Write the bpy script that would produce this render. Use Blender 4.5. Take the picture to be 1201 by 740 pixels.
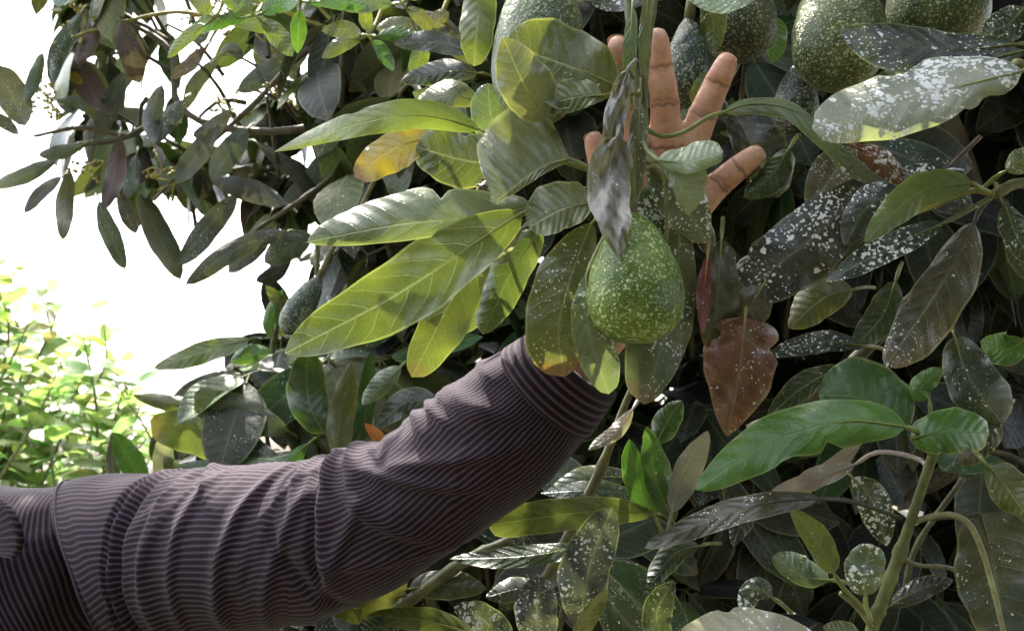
import bpy, bmesh, math, random
import numpy as np
from mathutils import Vector

for o in list(bpy.data.objects):
    bpy.data.objects.remove(o, do_unlink=True)
scene = bpy.context.scene
COL = scene.collection
rng = np.random.default_rng(11)
random.seed(5)

# ------------------------------------------------------------------ camera
PITCH = math.radians(8.0)
CAM = np.array([0.0, 0.0, 1.45])
FPX = 1178.0                      # focal length in photo pixels (photo 1201 x 740)
cd = bpy.data.cameras.new('camera')
cam = bpy.data.objects.new('camera', cd)
COL.objects.link(cam)
cam.location = CAM
cam.rotation_euler = (math.radians(90) + PITCH, 0, 0)
cd.sensor_fit = 'HORIZONTAL'
cd.sensor_width = 36.0
cd.lens = 36.0 * FPX / 1201.0
cd.clip_start = 0.02
cd.clip_end = 3000
cd.dof.use_dof = True              # phone lens: far leaves a little soft
cd.dof.focus_distance = 0.64
cd.dof.aperture_fstop = 18.0
scene.camera = cam
# ------------------------------------------------------------------ sky, sun, exposure
SUN_EL, SUN_AZ = math.radians(58), math.radians(-24)    # azimuth from +Y (behind the tree) towards +X
world = bpy.data.worlds.new('World')
scene.world = world
world.use_nodes = True
wn = world.node_tree.nodes
wl_ = world.node_tree.links
for n in list(wn):
    wn.remove(n)
sky = wn.new('ShaderNodeTexSky')
sky.sky_type = 'NISHITA'
sky.sun_disc = False
sky.sun_elevation = SUN_EL
sky.sun_rotation = SUN_AZ
sky.air_density = 1.0
sky.dust_density = 5.0
sky.ozone_density = 1.0
hs = wn.new('ShaderNodeHueSaturation')
hs.inputs['Saturation'].default_value = 0.55           # thin white haze over the whole sky
bg = wn.new('ShaderNodeBackground')
bg.inputs['Strength'].default_value = 0.15
wo = wn.new('ShaderNodeOutputWorld')
wl_.new(sky.outputs[0], hs.inputs['Color'])
wl_.new(hs.outputs[0], bg.inputs['Color'])
wl_.new(bg.outputs[0], wo.inputs['Surface'])

sd = bpy.data.lights.new('sun', 'SUN')
sd.energy = 2.7
sd.angle = math.radians(0.6)
sd.color = (1.0, 0.95, 0.86)
sun = bpy.data.objects.new('sun', sd)
COL.objects.link(sun)
sdir = Vector((math.cos(SUN_EL) * math.sin(SUN_AZ), math.cos(SUN_EL) * math.cos(SUN_AZ), math.sin(SUN_EL)))
sun.rotation_euler = sdir.to_track_quat('Z', 'Y').to_euler()
sun.location = (2, 3, 8)
scene.view_settings.view_transform = 'Standard'
scene.view_settings.look = 'None'
scene.view_settings.exposure = 2.6
scene.view_settings.gamma = 1.0
scene.render.engine = 'CYCLES'
scene.cycles.max_bounces = 6
scene.cycles.transparent_max_bounces = 4

# ------------------------------------------------------------------ helpers
FW = np.array([0.0, math.cos(PITCH), math.sin(PITCH)])
UP = np.array([0.0, -math.sin(PITCH), math.cos(PITCH)])
RT = np.array([1.0, 0.0, 0.0])


def P(px, py, d):
    """photo pixel + distance along the view axis -> world point (arrays allowed)"""
    px, py, d = np.broadcast_arrays(np.asarray(px, float), np.asarray(py, float), np.asarray(d, float))
    return CAM + d[..., None] * (FW + RT * ((px - 600.5) / FPX)[..., None] - UP * ((py - 370.0) / FPX)[..., None])


def proj(w):
    v = np.asarray(w) - CAM
    d = v @ FW
    return 600.5 + FPX * (v @ RT) / d, 370.0 - FPX * (v @ UP) / d, d


def spline(pts, n):
    """Catmull-Rom through pts (k x dim), n+1 samples evenly in arc length"""
    pts = np.asarray(pts, float)
    if len(pts) == 2:
        t = np.linspace(0, 1, n + 1)[:, None]
        return pts[0] * (1 - t) + pts[1] * t
    q = np.vstack([2 * pts[0] - pts[1], pts, 2 * pts[-1] - pts[-2]])
    out = []
    for i in range(len(pts) - 1):
        p0, p1, p2, p3 = q[i], q[i + 1], q[i + 2], q[i + 3]
        t = np.linspace(0, 1, 24, endpoint=False)[:, None]
        out.append(0.5 * (2 * p1 + (p2 - p0) * t + (2 * p0 - 5 * p1 + 4 * p2 - p3) * t ** 2 + (3 * p1 - p0 - 3 * p2 + p3) * t ** 3))
    out.append(pts[-1:])
    c = np.vstack(out)
    L = np.concatenate([[0], np.cumsum(np.linalg.norm(np.diff(c, axis=0), axis=1))])
    s = np.linspace(0, L[-1], n + 1)
    return np.stack([np.interp(s, L, c[:, k]) for k in range(c.shape[1])], 1)


def mesh_from(name, V, F, attrs, mat, smooth=True):
    """one mesh; F is a list/array of quads (or mixed); attrs {name:(type, array)} on points"""
    me = bpy.data.meshes.new(name)
    V = np.asarray(V, np.float32)
    if isinstance(F, np.ndarray):
        k = F.shape[1]
        me.vertices.add(len(V))
        me.vertices.foreach_set('co', V.ravel())
        me.loops.add(F.size)
        me.polygons.add(len(F))
        me.loops.foreach_set('vertex_index', F.astype(np.int32).ravel())
        me.polygons.foreach_set('loop_start', np.arange(0, F.size, k, dtype=np.int32))
        me.update(calc_edges=True)
    else:
        me.from_pydata(V.tolist(), [], F)
    for an, (ty, arr) in attrs.items():
        a = me.attributes.new(an, ty, 'POINT')
        key = 'color' if 'COLOR' in ty else ('vector' if 'VECTOR' in ty else 'value')
        a.data.foreach_set(key, np.asarray(arr, np.float32).ravel())
    me.polygons.foreach_set('use_smooth', np.full(len(me.polygons), smooth))
    me.materials.append(mat)
    me.validate()
    return me


def obj(name, me, parent=None, label=None, cat=None, group=None, kind=None):
    o = bpy.data.objects.new(name, me)
    COL.objects.link(o)
    if parent is not None:
        o.parent = parent
    if label:
        o['label'] = label
    if cat:
        o['category'] = cat
    if group:
        o['group'] = group
    if kind:
        o['kind'] = kind
    return o


def empty(name, loc, label, cat):
    o = obj(name, None, None, label, cat)
    o.location = loc
    bpy.context.view_layer.update()
    return o


def part(name, me, parent, label=None, kind=None):
    """mesh given in world coordinates, parented without moving"""
    o = obj(name, me, parent, label, None, None, kind)
    o.matrix_parent_inverse = parent.matrix_world.inverted()
    return o


# ------------------------------------------------------------------ materials
class NT:
    def __init__(s, name):
        s.m = bpy.data.materials.new(name)
        s.m.use_nodes = True
        s.t = s.m.node_tree
        for n in list(s.t.nodes):
            s.t.nodes.remove(n)
        s.out = s.t.nodes.new('ShaderNodeOutputMaterial')

    def n(s, ty, **kw):
        nd = s.t.nodes.new(ty)
        for k, v in kw.items():
            if k.startswith('i_'):
                nd.inputs[k[2:].replace('_', ' ')].default_value = v
            else:
                setattr(nd, k, v)
        return nd

    def l(s, a, b):
        s.t.links.new(a, b)

    def math(s, op, a, b=None, c=None, clamp=False):
        nd = s.t.nodes.new('ShaderNodeMath')
        nd.operation = op
        nd.use_clamp = clamp
        for i, x in enumerate((a, b, c)):
            if x is None:
                continue
            if isinstance(x, (int, float)):
                nd.inputs[i].default_value = x
            else:
                s.l(x, nd.inputs[i])
        return nd.outputs[0]

    def ramp(s, x, lo, hi, a=0.0, b=1.0):
        nd = s.t.nodes.new('ShaderNodeMapRange')
        nd.interpolation_type = 'SMOOTHSTEP'
        nd.inputs['From Min'].default_value = lo
        nd.inputs['From Max'].default_value = hi
        nd.inputs['To Min'].default_value = a
        nd.inputs['To Max'].default_value = b
        s.l(x, nd.inputs['Value'])
        return nd.outputs['Result']

    def mix(s, f, a, b, mode='MIX'):
        nd = s.t.nodes.new('ShaderNodeMix')
        nd.data_type = 'RGBA'
        nd.blend_type = mode
        for i, x in ((0, f), (6, a), (7, b)):
            if isinstance(x, (int, float)):
                nd.inputs[i].default_value = x
            elif isinstance(x, tuple):
                nd.inputs[i].default_value = (*x, 1) if len(x) == 3 else x
            else:
                s.l(x, nd.inputs[i])
        return nd.outputs[2]

    def noise(s, vec, scale, detail=3, rough=0.55):
        nd = s.n('ShaderNodeTexNoise')
        nd.inputs['Scale'].default_value = scale
        nd.inputs['Detail'].default_value = detail
        nd.inputs['Roughness'].default_value = rough
        s.l(vec, nd.inputs['Vector'])
        return nd

    def voro(s, vec, scale, feature='F1'):
        nd = s.n('ShaderNodeTexVoronoi', feature=feature)
        nd.inputs['Scale'].default_value = scale
        s.l(vec, nd.inputs['Vector'])
        return nd

    def bump(s, h, strength, dist, normal=None):
        nd = s.n('ShaderNodeBump')
        nd.inputs['Strength'].default_value = strength
        nd.inputs['Distance'].default_value = dist
        s.l(h, nd.inputs['Height'])
        if normal:
            s.l(normal, nd.inputs['Normal'])
        return nd.outputs[0]


def leaf_material(name, transl=0.3, tint=(1.2, 1.25, 0.55), spec=0.65, rough=0.15):
    """leaf blade: colour from the leaf's own attribute, veins from its own length/width coordinates"""
    k = NT(name)
    co = k.n('ShaderNodeTexCoord').outputs['Object']
    luv = k.n('ShaderNodeAttribute', attribute_name='luv')
    col = k.n('ShaderNodeAttribute', attribute_name='col').outputs['Color']
    par = k.n('ShaderNodeAttribute', attribute_name='par')
    sx = k.n('ShaderNodeSeparateXYZ')
    k.l(luv.outputs['Vector'], sx.inputs[0])
    u, v, rnd = sx.outputs
    sp = k.n('ShaderNodeSeparateXYZ')
    k.l(par.outputs['Vector'], sp.inputs[0])
    spk, vein, dry = sp.outputs
    av = k.math('ABSOLUTE', v)
    big = k.noise(co, 22, 3).outputs['Fac']
    med = k.noise(co, 90, 4, 0.65).outputs['Fac']
    c = k.mix(k.ramp(big, 0.35, 0.7), k.mix(1.0, col, (0.8, 0.82, 0.8), 'MULTIPLY'), k.mix(1.0, col, (1.2, 1.14, 1.02), 'MULTIPLY'))
    c = k.mix(k.ramp(med, 0.3, 0.75, 0.0, 0.5), c, k.mix(1.0, c, (0.72, 0.75, 0.72), 'MULTIPLY'))
    # veins
    rib = k.math('SUBTRACT', 1.0, k.math('SMOOTHSTEP' if False else 'DIVIDE', av, k.math('MULTIPLY_ADD', u, -0.05, 0.085)), clamp=True)
    wob = k.math('MULTIPLY_ADD', big, 0.10, 0.0)
    ph = k.math('SUBTRACT', u, k.math('MULTIPLY_ADD', k.math('POWER', av, 1.4), 0.20, wob))
    ph = k.math('MULTIPLY_ADD', ph, 9.0, k.math('MULTIPLY', k.math('GREATER_THAN', v, 0.0), 0.43))
    fr = k.math('ABSOLUTE', k.math('SUBTRACT', k.math('FRACT', ph), 0.5))
    lat = k.math('MULTIPLY', k.ramp(fr, 0.0, 0.055, 1.0, 0.0), k.ramp(av, 0.55, 1.0, 1.0, 0.15))
    ret = k.ramp(k.voro(co, 330, 'DISTANCE_TO_EDGE').outputs['Distance'], 0.0, 0.10, 1.0, 0.0)
    vm = k.math('MULTIPLY', k.math('MAXIMUM', rib, k.math('MULTIPLY', lat, 0.65)), vein, clamp=True)
    vm = k.math('MAXIMUM', vm, k.math('MULTIPLY', k.math('MULTIPLY', ret, vein), 0.22))
    veincol = k.mix(0.75, k.mix(1.0, col, (1.9, 1.9, 1.6), 'MULTIPLY'), (0.42, 0.44, 0.20), 'MIX')
    veincol = k.mix(0.45, k.mix(1.0, col, (1.6, 1.6, 1.5), 'MULTIPLY'), veincol)
    c = k.mix(k.math('MULTIPLY', vm, 0.95), c, veincol)
    # brown, dry margin and tip
    ars = k.math('ABSOLUTE', rnd)
    c = k.mix(k.math('MULTIPLY', k.ramp(ars, 0.90, 0.97), k.math('MULTIPLY', vein, 0.8)), c, k.mix(0.5, veincol, (0.42, 0.44, 0.22)))
    dn = k.math('ADD', k.math('MULTIPLY_ADD', big, 0.5, -0.25), k.math('MAXIMUM', k.math('POWER', u, 3.0), k.math('MULTIPLY', k.math('POWER', ars, 6.0), 0.75)))
    dm = k.math('MULTIPLY', k.ramp(dn, 0.62, 0.9), k.math('MULTIPLY', dry, k.math('LESS_THAN', dry, 1.5)), clamp=True)
    c = k.mix(dm, c, k.mix(med, (0.10, 0.045, 0.02), (0.30, 0.17, 0.07)))
    # shrivelled leaves: dark streaks along the blade
    sv = k.n('ShaderNodeCombineXYZ')
    k.l(k.math('MULTIPLY', u, 1.3), sv.inputs[0])
    k.l(k.math('MULTIPLY', v, 5.0), sv.inputs[1])
    sn = k.noise(sv.outputs[0], 1.6, 5, 0.7).outputs['Fac']
    wi = k.math('GREATER_THAN', dry, 1.5)
    c = k.mix(k.math('MULTIPLY', wi, k.ramp(sn, 0.34, 0.50, 0.55, 0.0)), c, (0.13, 0.10, 0.095))
    c = k.mix(k.math('MULTIPLY', wi, k.ramp(sn, 0.56, 0.75, 0.0, 0.35)), c, (0.48, 0.46, 0.45))
    # white spray residue and dust
    wv = k.n('ShaderNodeVectorMath', operation='MULTIPLY_ADD')
    k.l(k.noise(co, 260, 2).outputs['Color'], wv.inputs[0])
    wv.inputs[1].default_value = (0.005, 0.005, 0.005)
    k.l(co, wv.inputs[2])
    v1 = k.voro(wv.outputs[0], 360)
    v2 = k.voro(wv.outputs[0], 150)
    mask = k.noise(co, 35, 2).outputs['Fac']
    th1 = k.math('MULTIPLY', k.ramp(mask, 0.32, 0.65, 0.05, 0.42), spk)
    s1 = k.ramp(k.math('SUBTRACT', th1, v1.outputs['Distance']), 0.0, 0.05)
    th2 = k.math('MULTIPLY', k.ramp(v2.outputs['Color'], 0.40, 0.9, 0.0, 0.36), spk)
    s2 = k.ramp(k.math('SUBTRACT', th2, k.math('MULTIPLY_ADD', med, 0.25, k.math('SUBTRACT', v2.outputs['Distance'], 0.12))), 0.0, 0.06)
    s = k.math('MAXIMUM', s1, s2)
    c = k.mix(k.math('MULTIPLY', s, 0.97), c, (0.80, 0.82, 0.79))
    dust = k.math('MULTIPLY', k.math('MULTIPLY_ADD', k.math('POWER', 2.7, k.math('MULTIPLY', av, -9.0)), 0.16, k.ramp(k.noise(co, 55, 5, 0.7).outputs['Fac'], 0.42, 0.75, 0.0, 0.20)), k.math('MINIMUM', spk, 1.3))
    c = k.mix(dust, c, (0.42, 0.42, 0.38))
    h = k.math('ADD', k.math('MULTIPLY', vm, 0.6), k.math('ADD', k.math('MULTIPLY', med, 0.35), k.math('MULTIPLY', ret, -0.12)))
    h = k.math('ADD', h, k.math('MULTIPLY', k.math('MULTIPLY', k.ramp(fr, 0.0, 0.5, 0.0, 1.0), vein), 0.55))
    h = k.math('ADD', h, k.math('MULTIPLY', k.noise(co, 150, 3).outputs['Fac'], 0.5))
    nb = k.bump(h, 0.45, 0.0020)
    bs = k.n('ShaderNodeBsdfPrincipled')
    k.l(c, bs.inputs['Base Color'])
    k.l(nb, bs.inputs['Normal'])
    rg = k.math('ADD', k.math('MULTIPLY_ADD', med, 0.30, rough), k.math('MULTIPLY', s, 0.3))
    k.l(rg, bs.inputs['Roughness'])
    bs.inputs['Specular IOR Level'].default_value = spec
    tr = k.n('ShaderNodeBsdfTranslucent')
    k.l(k.mix(1.0, c, tint, 'MULTIPLY'), tr.inputs['Color'])
    mx = k.n('ShaderNodeMixShader')
    k.l(k.math('MULTIPLY', k.math('SUBTRACT', 1.0, s), transl), mx.inputs[0])
    k.l(bs.outputs[0], mx.inputs[1])
    k.l(tr.outputs[0], mx.inputs[2])
    k.l(mx.outputs[0], k.out.inputs['Surface'])
    return k.m


LEAF = leaf_material('leaf_blade')
DIM_LEAF = leaf_material('dimmed_leaf_blade', transl=.10, spec=.32, rough=.25)       # duller, less translucent copy of the blade, makes the crown read as shaded


def twig_material():
    k = NT('twig_bark')
    co = k.n('ShaderNodeTexCoord').outputs['Object']
    col = k.n('ShaderNodeAttribute', attribute_name='col').outputs['Color']
    a = k.noise(co, 60, 5, 0.65).outputs['Fac']
    b = k.noise(co, 300, 3).outputs['Fac']
    c = k.mix(k.ramp(a, 0.35, 0.7), k.mix(1.0, col, (0.6, 0.58, 0.55), 'MULTIPLY'), k.mix(1.0, col, (1.25, 1.2, 1.1), 'MULTIPLY'))
    v = k.voro(co, 230)
    s = k.ramp(k.math('SUBTRACT', 0.16, v.outputs['Distance']), 0.0, 0.06, 0.0, 0.7)
    c = k.mix(s, c, (0.16, 0.10, 0.06))
    bs = k.n('ShaderNodeBsdfPrincipled')
    k.l(c, bs.inputs['Base Color'])
    bs.inputs['Roughness'].default_value = 0.6
    k.l(k.bump(k.math('ADD', a, k.math('MULTIPLY', b, 0.4)), 0.5, 0.002), bs.inputs['Normal'])
    k.l(bs.outputs[0], k.out.inputs['Surface'])
    return k.m


TWIG = twig_material()


def avocado_material():
    k = NT('avocado_skin')
    tc = k.n('ShaderNodeTexCoord')
    co = tc.outputs['Object']
    col = k.n('ShaderNodeAttribute', attribute_name='col').outputs['Color']
    n1 = k.noise(co, 28, 4).outputs['Fac']
    n2 = k.noise(co, 160, 4, 0.65).outputs['Fac']
    wv = k.n('ShaderNodeVectorMath', operation='MULTIPLY_ADD')
    k.l(k.noise(co, 120, 2).outputs['Color'], wv.inputs[0])
    wv.inputs[1].default_value = (0.004, 0.004, 0.004)
    k.l(co, wv.inputs[2])
    c = k.mix(k.ramp(n1, 0.35, 0.65), k.mix(1.0, col, (0.55, 0.62, 0.55), 'MULTIPLY'), k.mix(1.0, col, (1.35, 1.3, 1.1), 'MULTIPLY'))
    c = k.mix(k.ramp(n2, 0.35, 0.7, 0.0, 0.6), c, k.mix(1.0, c, (0.5, 0.55, 0.5), 'MULTIPLY'))
    v1 = k.voro(wv.outputs[0], 340)
    v2 = k.voro(wv.outputs[0], 560)
    m = k.ramp(n1, 0.3, 0.7, 0.40, 0.62)
    s1 = k.ramp(k.math('SUBTRACT', m, k.math('MULTIPLY_ADD', n2, 0.3, v1.outputs['Distance'])), -0.06, 0.08)
    s1 = k.math('MULTIPLY', s1, k.ramp(v1.outputs['Color'], 0.1, 0.45, 0.3, 1.0))
    s2 = k.ramp(k.math('SUBTRACT', 0.36, v2.outputs['Distance']), 0.0, 0.10, 0.0, 0.7)
    s = k.math('MAXIMUM', s1, s2)
    c = k.mix(k.math('MULTIPLY', s, 0.9), c, k.mix(0.5, (0.58, 0.60, 0.44), k.mix(1.0, col, (3.2, 3.0, 3.0), 'MULTIPLY')))
    bs = k.n('ShaderNodeBsdfPrincipled')
    k.l(c, bs.inputs['Base Color'])
    k.l(k.math('MULTIPLY_ADD', s, 0.15, 0.34), bs.inputs['Roughness'])
    k.l(k.bump(k.math('ADD', k.math('MULTIPLY', s, 0.5), k.math('MULTIPLY', n2, 0.8)), 0.9, 0.0022), bs.inputs['Normal'])
    k.l(bs.outputs[0], k.out.inputs['Surface'])
    return k.m


AVO = avocado_material()


def cloth_material():
    """striped cotton: attribute 'st' x = metres across the stripes, y = metres along, z = plain seam mask"""
    k = NT('striped_cotton')
    at = k.n('ShaderNodeAttribute', attribute_name='st')
    sx = k.n('ShaderNodeSeparateXYZ')
    k.l(at.outputs['Vector'], sx.inputs[0])
    co = k.n('ShaderNodeTexCoord').outputs['Object']
    nz = k.noise(co, 30, 3).outputs['Fac']
    thr = k.noise(co, 900, 2).outputs['Fac']
    x = k.math('DIVIDE', k.math('ADD', sx.outputs[0], k.math('MULTIPLY', thr, 0.0005)), 0.0045)
    f = k.math('FRACT', x)
    tri = k.math('ABSOLUTE', k.math('SUBTRACT', f, 0.5))            # 0 centre of light band .. 0.5 centre of dark band
    dark = k.ramp(tri, 0.22, 0.30)
    pin = k.ramp(tri, 0.04, 0.12, 1.0, 0.0)
    yy = k.math('FRACT', k.math('DIVIDE', sx.outputs[1], 0.0011))
    dash = k.ramp(k.math('ABSOLUTE', k.math('SUBTRACT', yy, 0.5)), 0.15, 0.35, 1.0, 0.25)
    c = k.mix(dark, (0.042, 0.022, 0.041), (0.008, 0.0032, 0.0078))
    c = k.mix(k.math('MULTIPLY', k.math('MULTIPLY', pin, dash), 0.8), c, (0.150, 0.120, 0.140))
    c = k.mix(k.ramp(nz, 0.35, 0.7, 0.0, 0.35), c, k.mix(1.0, c, (1.35, 1.30, 1.28), 'MULTIPLY'))
    c = k.mix(k.math('MULTIPLY', sx.outputs[2], 0.8), c, (0.020, 0.012, 0.018))
    c = k.mix(k.ramp(thr, 0.3, 0.7, 0.0, 0.4), c, k.mix(1.0, c, (0.6, 0.6, 0.6), 'MULTIPLY'))
    bs = k.n('ShaderNodeBsdfPrincipled')
    k.l(c, bs.inputs['Base Color'])
    bs.inputs['Roughness'].default_value = 0.85
    bs.inputs['Specular IOR Level'].default_value = 0.2
    bs.inputs['Sheen Weight'].default_value = 0.08
    fine = k.noise(co, 60, 5, 0.6).outputs['Fac']
    k.l(k.bump(k.math('ADD', k.math('MULTIPLY', thr, 0.15), fine), 0.5, 0.0022), bs.inputs['Normal'])
    k.l(bs.outputs[0], k.out.inputs['Surface'])
    return k.m


CLOTH = cloth_material()


def skin_material():
    k = NT('skin')
    co = k.n('ShaderNodeTexCoord').outputs['Object']
    a = k.noise(co, 45, 4).outputs['Fac']
    b = k.noise(co, 260, 4, 0.65).outputs['Fac']
    c = k.mix(k.ramp(a, 0.3, 0.7), (0.68, 0.335, 0.225), (0.80, 0.49, 0.35))
    c = k.mix(k.ramp(b, 0.45, 0.75, 0.0, 0.35), c, (0.30, 0.13, 0.08))
    cr = k.n('ShaderNodeAttribute', attribute_name='crease').outputs['Fac']
    c = k.mix(k.math('MULTIPLY', cr, 0.75), c, (0.20, 0.075, 0.045))
    bs = k.n('ShaderNodeBsdfPrincipled')
    k.l(c, bs.inputs['Base Color'])
    bs.inputs['Roughness'].default_value = 0.5
    bs.inputs['Subsurface Weight'].default_value = 0.12
    bs.inputs['Subsurface Radius'].default_value = (0.006, 0.0022, 0.0012)
    bs.inputs['Subsurface Scale'].default_value = 1.0
    fr = k.voro(co, 900, 'DISTANCE_TO_EDGE').outputs['Distance']
    k.l(k.bump(k.math('ADD', b, k.math('MULTIPLY', fr, 0.3)), 0.35, 0.0008), bs.inputs['Normal'])
    k.l(bs.outputs[0], k.out.inputs['Surface'])
    return k.m


SKIN = skin_material()


def plain(name, c1, c2, scale, rough=0.7, bump=0.3, dist=0.003):
    k = NT(name)
    co = k.n('ShaderNodeTexCoord').outputs['Object']
    a = k.noise(co, scale, 5, 0.6).outputs['Fac']
    bs = k.n('ShaderNodeBsdfPrincipled')
    k.l(k.mix(k.ramp(a, 0.3, 0.7), c1, c2), bs.inputs['Base Color'])
    bs.inputs['Roughness'].default_value = rough
    k.l(k.bump(a, bump, dist), bs.inputs['Normal'])
    k.l(bs.outputs[0], k.out.inputs['Surface'])
    return k.m


BARK = plain('grey_bark', (0.06, 0.048, 0.035), (0.17, 0.145, 0.11), 40, 0.9, 0.8, 0.01)
NAIL = plain('nail', (0.55, 0.36, 0.28), (0.62, 0.42, 0.33), 80, 0.35, 0.05)
HAIR = plain('black_hair', (0.01, 0.008, 0.007), (0.03, 0.022, 0.018), 200, 0.55, 0.6)
DENIM = plain('dark_trousers', (0.03, 0.035, 0.05), (0.05, 0.055, 0.075), 300, 0.9, 0.3)
LEATHER = plain('boot_leather', (0.035, 0.02, 0.012), (0.07, 0.04, 0.025), 60, 0.6, 0.3)
EYE = plain('eye', (0.6, 0.58, 0.55), (0.66, 0.63, 0.6), 30, 0.2, 0.0)

# ------------------------------------------------------------------ ground
def ground():
    k = NT('orchard_soil')
    co = k.n('ShaderNodeTexCoord').outputs['Object']
    a = k.noise(co, 0.8, 6, 0.6).outputs['Fac']
    b = k.noise(co, 14, 6, 0.7).outputs['Fac']
    c = k.mix(b, (0.045, 0.032, 0.02), (0.11, 0.08, 0.05))
    c = k.mix(k.ramp(a, 0.45, 0.62), c, k.mix(b, (0.025, 0.045, 0.012), (0.08, 0.10, 0.03)))
    bs = k.n('ShaderNodeBsdfPrincipled')
    k.l(c, bs.inputs['Base Color'])
    bs.inputs['Roughness'].default_value = 0.95
    k.l(k.bump(b, 0.8, 0.05), bs.inputs['Normal'])
    k.l(bs.outputs[0], k.out.inputs['Surface'])
    n = 60
    g = np.sign(np.linspace(-1, 1, n)) * np.abs(np.linspace(-1, 1, n)) ** 3 * 800
    X, Y = np.meshgrid(g, g)
    Z = 0.03 * np.sin(X * 1.3) * np.cos(Y * 1.1) * np.exp(-(X ** 2 + Y ** 2) / 400)
    V = np.stack([X, Y, Z], -1).reshape(-1, 3)
    i = np.arange((n - 1) * n).reshape(n - 1, n)[:, :-1].ravel()
    F = np.stack([i, i + 1, i + n + 1, i + n], 1)
    obj('ground', mesh_from('ground', V, F, {}, k.m), kind='structure')


ground()

# ------------------------------------------------------------------ generic tubes
def tube_arrays(path, radii, sides=8, cap=True):
    path = np.asarray(path, float)
    n = len(path)
    radii = np.broadcast_to(np.asarray(radii, float), (n,))
    t = np.gradient(path, axis=0)
    t /= np.linalg.norm(t, axis=1)[:, None] + 1e-9
    ref = np.array([0.13, -0.9, 0.4])
    a = np.cross(t, ref)
    a /= np.linalg.norm(a, axis=1)[:, None] + 1e-9
    b = np.cross(t, a)
    th = np.linspace(0, 2 * np.pi, sides, endpoint=False)
    V = path[:, None] + radii[:, None, None] * (a[:, None] * np.cos(th)[None, :, None] + b[:, None] * np.sin(th)[None, :, None])
    V = V.reshape(-1, 3)
    F = []
    for i in range(n - 1):
        for j in range(sides):
            k = (j + 1) % sides
            F.append((i * sides + j, i * sides + k, (i + 1) * sides + k, (i + 1) * sides + j))
    if cap:
        V = np.vstack([V, path[0], path[-1]])
        for j in range(sides):
            k = (j + 1) % sides
            F.append((len(V) - 2, k, j, j))
            F.append((len(V) - 1, (n - 1) * sides + j, (n - 1) * sides + k, (n - 1) * sides + k))
        F = [f if f[2] != f[3] else f[:3] for f in F]
    return V, F


def twig_mesh(name, path, radii, c, mat=None, sides=8, c2=None):
    V, F = tube_arrays(path, radii, sides)
    colr = np.tile(np.array([*c, 1.0]), (len(V), 1))
    return mesh_from(name, V, F, {'col': ('FLOAT_COLOR', colr)}, mat or TWIG)


# ------------------------------------------------------------------ the avocado tree
TREE_BASE = (0.95, 1.75, 0.0)
tree = empty('avocado_tree', TREE_BASE, 'avocado tree with dusty speckled leaves behind the reaching hand', 'tree')

KIND = {   # real leaf colours (upper face, underside, sick, dry)
    'gg': (0.155, 0.200, 0.105), 'yg': (0.150, 0.190, 0.050), 'yl': (0.42, 0.30, 0.040), 'ol': (0.120, 0.150, 0.045),
    'dk': (0.040, 0.060, 0.030), 'bl': (0.042, 0.058, 0.054), 'br': (0.075, 0.180, 0.025), 'rd': (0.230, 0.085, 0.045),
    'gw': (0.330, 0.310, 0.305), 'bn': (0.066, 0.070, 0.050), 'pl': (0.300, 0.350, 0.250), 'pp': (0.120, 0.095, 0.095),
    'wh': (0.300, 0.330, 0.300), 'bk': (0.032, 0.034, 0.033), 'dg': (0.045, 0.110, 0.022), 'or': (0.40, 0.15, 0.05)}
NLEAF = [0]


def profile(t, a, b):
    f = np.power(np.clip(t, 0, 1), a) * np.power(np.clip(1 - t, 0, 1), b)
    tm = a / (a + b)
    return f / (tm ** a * (1 - tm) ** b)


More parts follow.
